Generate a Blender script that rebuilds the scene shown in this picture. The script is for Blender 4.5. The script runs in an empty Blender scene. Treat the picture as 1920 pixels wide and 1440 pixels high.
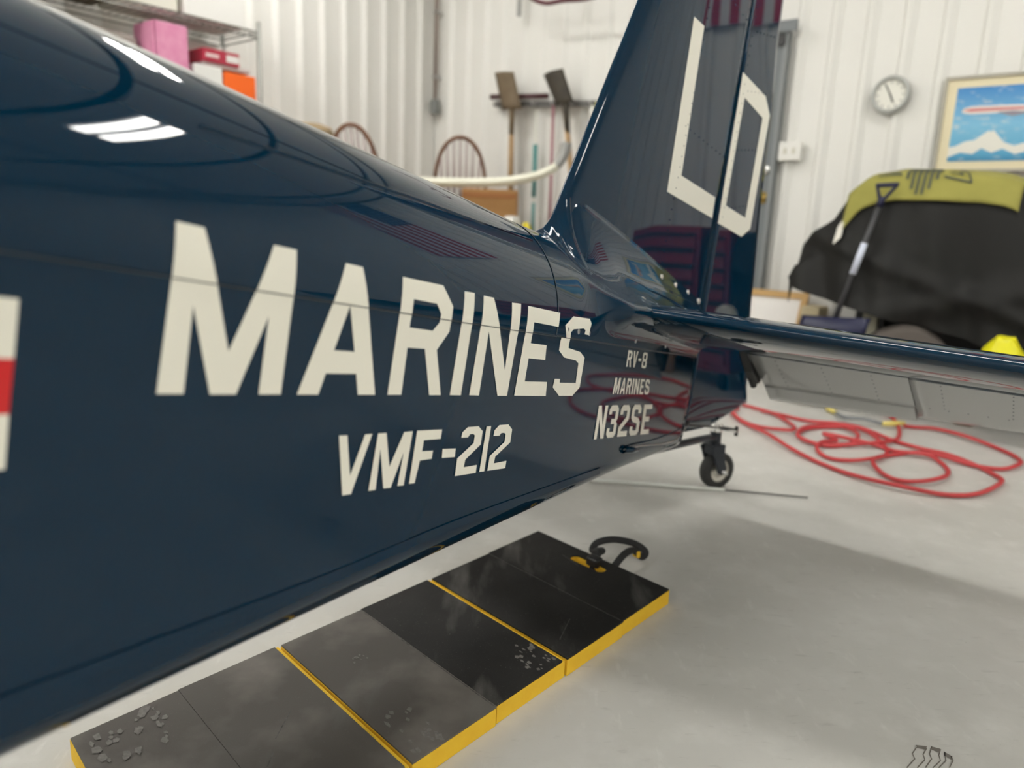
import bpy, bmesh, math, random
import numpy as np
from mathutils import Vector
random.seed(7)
C = bpy.context.scene.collection
SC = bpy.context.scene

# ------------------------------------------------------------ camera, world, light, exposure
PITCH, ROLL, CAMH = math.radians(12.2), math.radians(2.4), 1.0
fw = np.array([0, math.cos(PITCH), -math.sin(PITCH)]); rt = np.array([1., 0, 0]); upv = np.cross(rt, fw)
rt2 = math.cos(ROLL)*rt + math.sin(ROLL)*upv
up2 = -math.sin(ROLL)*rt + math.cos(ROLL)*upv
cam_d = bpy.data.cameras.new('camera'); cam = bpy.data.objects.new('camera', cam_d); C.objects.link(cam)
from mathutils import Matrix
cam.matrix_world = Matrix(((rt2[0], up2[0], -fw[0], 0), (rt2[1], up2[1], -fw[1], 0), (rt2[2], up2[2], -fw[2], CAMH), (0, 0, 0, 1)))
cam_d.sensor_width = 36.0; cam_d.lens = 1380/1920*36.0
cam_d.clip_start = 0.02; cam_d.clip_end = 60
cam_d.dof.use_dof = True; cam_d.dof.focus_distance = 1.5; cam_d.dof.aperture_fstop = 2.0
SC.camera = cam
wd = bpy.data.worlds.new('hangar_air'); SC.world = wd; wd.use_nodes = True
wd.node_tree.nodes['Background'].inputs[0].default_value = (.75, .78, .8, 1)
wd.node_tree.nodes['Background'].inputs[1].default_value = 0.05
SC.view_settings.view_transform = 'Standard'; SC.view_settings.look = 'None'
SC.view_settings.gamma = 1.0; SC.view_settings.use_curve_mapping = False
SC.view_settings.exposure = 0.60
SC.cycles.max_bounces = 10; SC.cycles.diffuse_bounces = 5; SC.cycles.glossy_bounces = 5
LAMP = 34.0          # emission of the fluorescent diffusers

# ------------------------------------------------------------ frames
PSI = math.radians(39)
Nv = np.array([math.sin(PSI), math.cos(PSI), 0.]); Ev = np.array([math.cos(PSI), -math.sin(PSI), 0.]); Zv = np.array([0, 0, 1.])
def R(E, N, z=0.):                                   # room coordinates -> world
    E, N, z = np.broadcast_arrays(np.asarray(E, float), N, z)
    return E[..., None]*Ev + N[..., None]*Nv + z[..., None]*Zv
NB, EL, ERR, NF, ZC = 5.52, -5.62, 7.4, -6.3, 4.0     # back, left, right, front walls and ceiling
# airplane frame: s forward, p to port, u up; origin at the foot of the rudder hinge
a_, al_ = math.radians(38), math.radians(11.0)
A_ = np.array([math.sin(a_), math.cos(a_), 0]); PORT = np.array([math.cos(a_), -math.sin(a_), 0])
AFT = math.cos(al_)*A_ - math.sin(al_)*Zv; UPB = math.sin(al_)*A_ + math.cos(al_)*Zv
ORG = np.array([0.63908, 2.56844, 0.74])
def Bw(s, p, u):
    s, p, u = np.broadcast_arrays(np.asarray(s, float), p, u)
    return ORG - s[..., None]*AFT + p[..., None]*PORT + u[..., None]*UPB

# ------------------------------------------------------------ object helpers
origin = {}
KB = [1.0]                                           # size factor of the group of objects by the far walls (set below)
def GS(v):
    k = KB[0]
    if k == 1.0: return np.array(v, float)
    v = np.array(v, float); z = v[2]
    return np.array([v[0]*k, v[1]*k, 1+(z-1)*k if z > .5 else z*(1-.5*k)/.5])
def link(o, parent=None, loc=None):
    C.objects.link(o)
    if parent is not None: o.parent = parent
    return o
def thing(name, label, cat, loc, group=None):
    loc = GS(np.array(loc, float).reshape(3)); o = bpy.data.objects.new(name, None); C.objects.link(o); o.location = loc; o.empty_display_size = .05
    origin[o.name] = np.array(loc, float)
    o['label'] = label; o['category'] = cat
    if group: o['group'] = group
    return o
def tag(o, label, cat, group=None):
    o['label'] = label; o['category'] = cat
    if group: o['group'] = group
    return o
class MB:
    """collects geometry in world coordinates; build() makes ONE mesh object of it"""
    def __init__(s): s.v = []; s.f = []; s.m = []; s.sm = []
    def add(s, V, F, m=0, smooth=False):
        b = len(s.v); s.v += [tuple(map(float, x)) for x in V]
        for f in F: s.f.append([b+i for i in f]); s.m.append(m); s.sm.append(smooth)
        return s
    def box(s, c, h, ax=(Ev, Nv, Zv), m=0):
        c = np.array(c, float); V = []
        for k in (-1, 1):
            for j in (-1, 1):
                for i in (-1, 1): V.append(c + i*h[0]*ax[0] + j*h[1]*ax[1] + k*h[2]*ax[2])
        F = [(0, 2, 3, 1), (4, 5, 7, 6), (0, 1, 5, 4), (2, 6, 7, 3), (0, 4, 6, 2), (1, 3, 7, 5)]
        if np.dot(np.cross(ax[0], ax[1]), ax[2]) < 0: F = [f[::-1] for f in F]
        return s.add(V, F, m)
    def rbox(s, e0, e1, n0, n1, z0, z1, m=0):            # axis aligned in room coordinates
        return s.box(R((e0+e1)/2, (n0+n1)/2, (z0+z1)/2), (abs(e1-e0)/2, abs(n1-n0)/2, abs(z1-z0)/2), m=m)
    def grid(s, G, m=0, smooth=True, flip=False, closed=False):
        G = np.asarray(G, float); a, b = G.shape[:2]; F = []
        for i in range(a-1):
            for j in range(b if closed else b-1):
                q = (i*b+j, i*b+(j+1) % b, (i+1)*b+(j+1) % b, (i+1)*b+j)
                F.append(q[::-1] if flip else q)
        return s.add(G.reshape(-1, 3), F, m, smooth)
    def tube(s, P, r, n=10, m=0, caps=True, closed=False):
        P = np.asarray(P, float); k = len(P); r = np.broadcast_to(r, (k,)); rows = []
        T = np.gradient(P, axis=0)
        if closed: T = np.roll(P, -1, 0)-np.roll(P, 1, 0)
        T /= np.linalg.norm(T, axis=1)[:, None]+1e-12
        ref = np.array([0, 0, 1.]) if abs(T[0][2]) < .9 else np.array([1., 0, 0])
        x = np.cross(T[0], ref); x /= np.linalg.norm(x)
        for i in range(k):
            x = x - T[i]*(x@T[i]); x /= np.linalg.norm(x); y = np.cross(T[i], x)
            t = np.linspace(0, 2*np.pi, n, endpoint=False)
            rows.append(P[i] + r[i]*(np.cos(t)[:, None]*x + np.sin(t)[:, None]*y))
        if closed: rows.append(rows[0])
        b = len(s.v); s.grid(rows, m, True, closed=True, flip=False)
        if caps and not closed:
            s.f.append([b+i for i in range(n)][::-1]); s.m.append(m); s.sm.append(False)
            s.f.append([b+(k-1)*n+i for i in range(n)]); s.m.append(m); s.sm.append(False)
        return s
    def lathe(s, c, ax, prof, n=24, m=0, smooth=True):    # prof: (radius, height along ax)
        ax = np.array(ax, float); ax /= np.linalg.norm(ax); ref = Zv if abs(ax[2]) < .9 else np.array([1., 0, 0])
        x = np.cross(ax, ref); x /= np.linalg.norm(x); y = np.cross(ax, x); t = np.linspace(0, 2*np.pi, n, endpoint=False)
        rows = [np.array(c)+ax*h + r*(np.cos(t)[:, None]*x+np.sin(t)[:, None]*y) for r, h in prof]
        return s.grid(rows, m, smooth, closed=True)
    def prism(s, poly, o, x, y, z, t, m=0):               # polygon in the x,y plane at o, thickness t along z
        n = len(poly); o = np.array(o, float)
        V = [o+a*x+b*y for a, b in poly]+[o+a*x+b*y+t*z for a, b in poly]
        F = [list(range(n))[::-1], [n+i for i in range(n)]]+[(i, (i+1) % n, n+(i+1) % n, n+i) for i in range(n)]
        return s.add(V, F, m)
    def build(s, name, mat, parent=None, label=None, bevel=0, weld=False, fix=True, root=None):
        me = bpy.data.meshes.new(name)
        o0 = origin[parent.name] if parent is not None else (np.zeros(3) if root is None else GS(np.array(root, float).reshape(3)))
        me.from_pydata([tuple(GS(v)-o0) for v in s.v], [], s.f)
        for mt in (mat if isinstance(mat, (list, tuple)) else [mat]): me.materials.append(mt)
        for p, mi, sm in zip(me.polygons, s.m, s.sm): p.material_index = mi; p.use_smooth = sm
        if fix or weld:
            bm = bmesh.new(); bm.from_mesh(me)
            if weld: bmesh.ops.remove_doubles(bm, verts=bm.verts, dist=1e-5)
            if fix: bmesh.ops.recalc_face_normals(bm, faces=bm.faces)
            bm.to_mesh(me); bm.free()
        o = bpy.data.objects.new(name, me); link(o, parent)
        if parent is None and root is not None: o.location = o0
        origin[o.name] = o0
        if label: o['label'] = label
        if bevel:
            md = o.modifiers.new('edge', 'BEVEL'); md.width = bevel; md.segments = 2; md.limit_method = 'ANGLE'
        return o
def structure(o): o['kind'] = 'structure'; return o
def copy_thing(src, delta, label=None, group=None):
    def rec(o, par):
        c = o.copy(); C.objects.link(c); origin[c.name] = origin[o.name]+np.array(delta)
        if par is None: c.location = Vector(o.location)+Vector(delta)
        else: c.parent = par
        for ch in [k for k in o.children]: rec(ch, c)
        return c
    c = rec(src, None)
    if label: c['label'] = label
    if group: c['group'] = group
    return c
def bez(a, b, c, d, t):
    t = np.asarray(t)[:, None]; a, b, c, d = (np.array(q, float) for q in (a, b, c, d))
    return (1-t)**3*a+3*t*(1-t)**2*b+3*t*t*(1-t)*c+t**3*d
def catmull(P, n=8, closed=False):
    P = np.asarray(P, float); out = []
    k = len(P); rng = range(k) if closed else range(k-1)
    for i in rng:
        p0, p1, p2, p3 = (P[(i+q) % k] if closed else P[min(max(i+q, 0), k-1)] for q in (-1, 0, 1, 2))
        for t in np.linspace(0, 1, n, endpoint=False):
            out.append(.5*(2*p1+(p2-p0)*t+(2*p0-5*p1+4*p2-p3)*t*t+(3*p1-p0-3*p2+p3)*t**3))
    if not closed: out.append(P[-1])
    return np.array(out)
def smooth_path(P, it=10):
    P = np.array(P)
    for _ in range(it): P[1:-1] = .5*P[1:-1]+.25*(P[:-2]+P[2:])
    return P
sstep = lambda x: (lambda y: y*y*(3-2*y))(np.clip(x, 0, 1))

# ------------------------------------------------------------ materials
def mat(name, col, rough=.5, metal=0., spec=.5, coat=0., noise=None, bump=None, emit=None, sheen=0.):
    m = bpy.data.materials.new(name); m.use_nodes = True; nt = m.node_tree; b = nt.nodes['Principled BSDF']
    b.inputs['Base Color'].default_value = (*col, 1); b.inputs['Roughness'].default_value = rough
    b.inputs['Metallic'].default_value = metal; b.inputs['Specular IOR Level'].default_value = spec
    b.inputs['Coat Weight'].default_value = coat; b.inputs['Coat Roughness'].default_value = .02
    b.inputs['Sheen Weight'].default_value = sheen
    if emit: b.inputs['Emission Color'].default_value = (*emit[0], 1); b.inputs['Emission Strength'].default_value = emit[1]
    if noise or bump:
        tc = nt.nodes.new('ShaderNodeTexCoord')
    if noise:                                            # noise: (scale, second colour, contrast)
        n = nt.nodes.new('ShaderNodeTexNoise'); n.inputs['Scale'].default_value = noise[0]; n.inputs['Detail'].default_value = 6
        nt.links.new(tc.outputs['Object'], n.inputs['Vector'])
        r = nt.nodes.new('ShaderNodeMapRange'); r.inputs[1].default_value = .5-noise[2]; r.inputs[2].default_value = .5+noise[2]
        nt.links.new(n.outputs['Fac'], r.inputs[0])
        mx = nt.nodes.new('ShaderNodeMix'); mx.data_type = 'RGBA'
        mx.inputs[6].default_value = (*col, 1); mx.inputs[7].default_value = (*noise[1], 1)
        nt.links.new(r.outputs[0], mx.inputs[0]); nt.links.new(mx.outputs[2], b.inputs['Base Color'])
    if bump:                                             # bump: (scale, strength, distance)
        n = nt.nodes.new('ShaderNodeTexNoise'); n.inputs['Scale'].default_value = bump[0]; n.inputs['Detail'].default_value = 4
        nt.links.new(tc.outputs['Object'], n.inputs['Vector'])
        bp = nt.nodes.new('ShaderNodeBump'); bp.inputs['Strength'].default_value = bump[1]; bp.inputs['Distance'].default_value = bump[2]
        nt.links.new(n.outputs['Fac'], bp.inputs['Height']); nt.links.new(bp.outputs[0], b.inputs['Normal'])
    return m
NAVY = mat('navy_gloss_paint', (.0, .0185, .044), .6, 0, .0, 1.0)
NAVY.node_tree.nodes['Principled BSDF'].inputs['Coat IOR'].default_value = 1.39
LETTER = mat('white_vinyl', (.85, .83, .73), .35, 0, .4)
REDV = mat('red_vinyl', (.62, .012, .015), .35)
WALLM = mat('white_wall_sheet', (.80, .79, .755), .42, 0, .4, noise=(1.5, (.765, .755, .715), .3))
CEILM = mat('white_ceiling_sheet', (.72, .73, .73), .5)
DARKG = mat('dark_gap', (.02, .022, .025), .7)
SHELFM = mat('grey_wire', (.25, .25, .23), .4, .7)
STEEL = mat('steel', (.55, .55, .55), .3, 1.0)
CHROME = mat('chrome', (.75, .75, .74), .15, 1.0)
BLACK = mat('black_plastic', (.012, .012, .013), .45)
RUBBER = mat('black_rubber', (.02, .02, .02), .7, noise=(30, (.035, .035, .035), .2))
GREYD = mat('grey_door_paint', (.16, .175, .185), .45)
WHITEP = mat('white_plastic', (.78, .77, .73), .4)
YFOAM = mat('yellow_foam', (.86, .56, .03), .75, bump=(120, .25, .002), noise=(25, (.80, .47, .02), .3))
CHAIRW = mat('brown_stained_wood', (.18, .075, .03), .35, noise=(9, (.11, .04, .016), .2))
PALEW = mat('pale_wood', (.42, .27, .13), .55, noise=(12, (.33, .2, .09), .2))
CARD = mat('cardboard', (.42, .235, .09), .8, noise=(6, (.38, .2, .075), .3))
BRASS = mat('brass', (.55, .38, .12), .3, 1.0)

def floor_material():
    m = bpy.data.materials.new('polished_concrete'); m.use_nodes = True; nt = m.node_tree; b = nt.nodes['Principled BSDF']; L = nt.links.new
    tc = nt.nodes.new('ShaderNodeTexCoord')
    def noise(scale, det, lo, hi, st=(1, 1, 1), rot=0):
        mp = nt.nodes.new('ShaderNodeMapping'); mp.inputs['Scale'].default_value = st; mp.inputs['Rotation'].default_value = (0, 0, rot)
        L(tc.outputs['Object'], mp.inputs['Vector'])
        n = nt.nodes.new('ShaderNodeTexNoise'); n.inputs['Scale'].default_value = scale; n.inputs['Detail'].default_value = det; n.inputs['Roughness'].default_value = .6
        L(mp.outputs[0], n.inputs['Vector'])
        r = nt.nodes.new('ShaderNodeMapRange'); r.inputs[1].default_value = lo; r.inputs[2].default_value = hi; L(n.outputs['Fac'], r.inputs[0]); return r.outputs[0]
    def mix(f, a, bcol):
        mx = nt.nodes.new('ShaderNodeMix'); mx.data_type = 'RGBA'
        for i, q in ((0, f), (6, a), (7, bcol)):
            if isinstance(q, (tuple, float)): mx.inputs[i].default_value = (*q, 1) if isinstance(q, tuple) else q
            else: L(q, mx.inputs[i])
        return mx.outputs[2]
    c = mix(noise(1.3, 5, .3, .7), (.50, .49, .455), (.60, .59, .555))
    c = mix(noise(7, 8, .50, .80), c, (.63, .62, .585))
    c = mix(noise(26, 8, .60, .85, (1, .35, 1), .9), c, (.68, .67, .63))
    c = mix(noise(60, 8, .60, .80, (.25, 1, 1), .3), c, (.42, .41, .385))
    c = mix(noise(90, 3, .72, .80), c, (.30, .29, .27))
    L(c, b.inputs['Base Color']); b.inputs['Roughness'].default_value = .42; b.inputs['Specular IOR Level'].default_value = .35
    rr = nt.nodes.new('ShaderNodeMapRange'); rr.inputs[3].default_value = .33; rr.inputs[4].default_value = .55; L(noise(5, 5, .3, .7), rr.inputs[0]); L(rr.outputs[0], b.inputs['Roughness'])
    return m
def mat_top_material(base=(.010, .0095, .009)):
    m = bpy.data.materials.new('scuffed_black_vinyl'); m.use_nodes = True; nt = m.node_tree; b = nt.nodes['Principled BSDF']; L = nt.links.new
    tc = nt.nodes.new('ShaderNodeTexCoord')
    col = None
    def layer(prev, scale, lo, hi, c, st=(1, 1, 1), rot=0., kind='n'):
        mp = nt.nodes.new('ShaderNodeMapping'); mp.inputs['Scale'].default_value = st; mp.inputs['Rotation'].default_value = (0, 0, rot); L(tc.outputs['Object'], mp.inputs['Vector'])
        n = nt.nodes.new('ShaderNodeTexNoise'); n.inputs['Scale'].default_value = scale; n.inputs['Detail'].default_value = 8; L(mp.outputs[0], n.inputs['Vector'])
        r = nt.nodes.new('ShaderNodeMapRange'); r.inputs[1].default_value = lo; r.inputs[2].default_value = hi; L(n.outputs['Fac'], r.inputs[0])
        mx = nt.nodes.new('ShaderNodeMix'); mx.data_type = 'RGBA'; L(r.outputs[0], mx.inputs[0])
        if isinstance(prev, tuple): mx.inputs[6].default_value = (*prev, 1)
        else: L(prev, mx.inputs[6])
        mx.inputs[7].default_value = (*c, 1); return mx.outputs[2]
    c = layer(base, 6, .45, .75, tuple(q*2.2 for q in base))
    c = layer(c, 14, .56, .85, (.13, .125, .115), (1, .25, 1), .5)
    c = layer(c, 300, .66, .75, (.12, .115, .105))
    L(c, b.inputs['Base Color']); b.inputs['Roughness'].default_value = .6; b.inputs['Specular IOR Level'].default_value = .3
    n = nt.nodes.new('ShaderNodeTexNoise'); n.inputs['Scale'].default_value = 700; L(tc.outputs['Object'], n.inputs['Vector'])
    bp = nt.nodes.new('ShaderNodeBump'); bp.inputs['Strength'].default_value = .25; bp.inputs['Distance'].default_value = .001
    L(n.outputs['Fac'], bp.inputs['Height']); L(bp.outputs[0], b.inputs['Normal'])
    return m

# ------------------------------------------------------------ room shell
FLOORM = floor_material()
floor = structure(MB().rbox(EL-.2, ERR+.2, NF-.2, NB+.2, -.1, 0).build('floor', FLOORM))
ceiling = structure(MB().rbox(EL-.2, ERR+.2, NF-.2, NB+.2, ZC+.03, ZC+.12).build('ceiling', DARKG))
lines_n = [NF]+[2.72-1.22*k for k in range(7, -1, -1)]+[3.94, 5.16, NB]
lines_e = [EL, -2.25, 1.85, 5.95, ERR]
for i in range(len(lines_n)-1):
    for j in range(len(lines_e)-1):
        MB().rbox(lines_e[j]+.055, lines_e[j+1]-.055, lines_n[i]+.055, lines_n[i+1]-.055, ZC, ZC+.035).build('ceiling_panel', CEILM, ceiling)
PITCHW = .2286
def rib_panel(name, parent, base, along, inward, ribs, mesh=None):
    base = np.array(base)
    if mesh is None:
        prof = []
        for k in range(ribs):
            x = k*PITCHW
            prof += [(x, 0), (x+.075, 0), (x+.085, .006), (x+.1, .006), (x+.11, 0)] if False else [(x, 0), (x+.14, 0), (x+.160, .027), (x+.187, .027)]
        prof += [(ribs*PITCHW, 0)]
        G = [[a*along+b*inward+z*Zv for a, b in prof] for z in (0, ZC)]
        me_o = MB(); me_o.grid(G, smooth=False)
        o = me_o.build(name, WALLM, None, fix=False); o.parent = parent; o.location = base
        # face the room
        n = o.data.polygons[0].normal
        if np.dot(np.array(n), inward) < 0: o.data.flip_normals()
        return o
    o = bpy.data.objects.new(name, mesh); C.objects.link(o); o.parent = parent; o.location = base
    return o
def ribbed_wall(name, c0, along, inward, length):
    w = structure(MB().box(np.array(c0)+along*length/2-inward*.09+Zv*ZC/2, (length/2+.15, .05, ZC/2+.03), (along, inward, Zv)).build(name, WALLM))
    n = int(math.ceil(length/(4*PITCHW))); first = None
    for k in range(n):
        r_ = 4 if (k+1)*4*PITCHW <= length+.01 else max(1, int((length-k*4*PITCHW)/PITCHW))
        o = rib_panel('wall_panel', w, np.array(c0)+along*k*4*PITCHW-inward*.027, along, inward, r_, first if r_ == 4 else None)
        if first is None: first = o.data
    return w
wall_back = ribbed_wall('wall_back', R(EL, NB), Ev, -Nv, ERR-EL)
wall_left = ribbed_wall('wall_left', R(EL, NB), -Nv, Ev, NB-NF)
wall_right = ribbed_wall('wall_right', R(ERR, NF), Nv, -Ev, NB-NF)
wall_front = ribbed_wall('wall_front', R(ERR, NF), -Ev, Nv, ERR-EL)

KB[0] = 1.115; NB = 4.95
# grey steel door in the back wall
dm = MB().rbox(-2.83, -1.88, NB-.05, NB-.03, .01, 2.19)
door = structure(dm.build('door_1', GREYD, root=R(-2.38, NB-.04, 0)))
fm = MB()
fm.rbox(-2.90, -2.83, NB-.07, NB-.0, 0, 2.19).rbox(-1.88, -1.852, NB-.07, NB-.0, 0, 2.19).rbox(-2.90, -1.852, NB-.07, NB, 2.19, 2.26)
fm.build('door_frame', mat('door_frame_paint', (.22, .235, .24), .45), door, bevel=.004)
MB().rbox(-2.90, -1.80, NB-.09, NB-.07, 2.245, 2.31).build('drip_cap', GREYD, door)
MB().rbox(-1.92, -1.87, NB-.085, NB-.07, 2.17, 2.235).build('latch_plate', BLACK, door)
h = MB().lathe(R(-1.912, NB-.05, 1.42), -Nv, [(.0, .02), (.031, .02), (.033, .0)]).build('deadbolt', CHROME, door)
h = MB().lathe(R(-1.912, NB-.05, 1.24), -Nv, [(.0, .035), (.014, .035), (.014, .012), (.036, .012), (.038, 0)])
h.tube([R(-1.912, NB-.09, 1.24), R(-2.03, NB-.095, 1.235)], .01); h.build('lever_handle', BRASS, door)

KB[0] = 1.0; NB = 5.52
# fluorescent fixtures on the ceiling
LAMPM = mat('lit_diffuser', (.9, .9, .9), .4, emit=((1, .985, .94), LAMP))
FIXM = mat('white_fixture', (.8, .8, .8), .4)
def fixture(E, N):
    t = thing('ceiling_light', 'twin lamp fluorescent ceiling fixture hanging over the hangar floor', 'light', R(E, N, ZC), 'fluorescent fixtures on the ceiling')
    MB().rbox(E-.66, E+.66, N-.19, N+.19, ZC-.03, ZC).build('housing', FIXM, t)
    for d in (-.095, .095):
        MB().rbox(E-.64, E+.64, N+d-.048, N+d+.048, ZC-.045, ZC-.03).build('lamp', LAMPM, t)
    return t
f0 = fixture(-.2, 3.12)
f0['label'] = 'ceiling light mirrored in the turtledeck above the letter M, nearest the fin'
for E, N, lb in ((-4.3, 3.12, 'ceiling light mirrored along the top edge of the fuselage, close to the left wall'), (3.9, 3.12, 'ceiling light over the open floor beyond the airplane wing tip'),
    (-4.3, -1.5, 'ceiling light near the left wall behind the camera'), (-.2, -3.4, 'ceiling light in mid hangar far behind the camera'), (-4.3, .75, 'ceiling light beyond the fuselage close to the wire shelf'), (-2.2, -1.0, 'ceiling light over the airplane nose side behind the camera'), (3.9, -1.2, 'ceiling light right of the camera over bare floor'),
    (6.3, 1.5, 'ceiling light above the dark workbench on the right wall'), (-4.3, -4.8, 'ceiling light in the far left corner behind the camera'), (4.6, -4.6, 'added fill light in the far right corner behind the camera'),
    (2.0, -3.4, 'added fill light between the mid hangar and right rear lights'), (6.3, -1.8, 'added fill light by the right wall behind the workbench'), (-2.2, -4.6, 'added fill light next to the far left rear corner light')):
    copy_thing(f0, R(E, N)-R(-.2, 3.12), lb)  # closing entries are unseen fixtures added as fill to lift floor shadow

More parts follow.
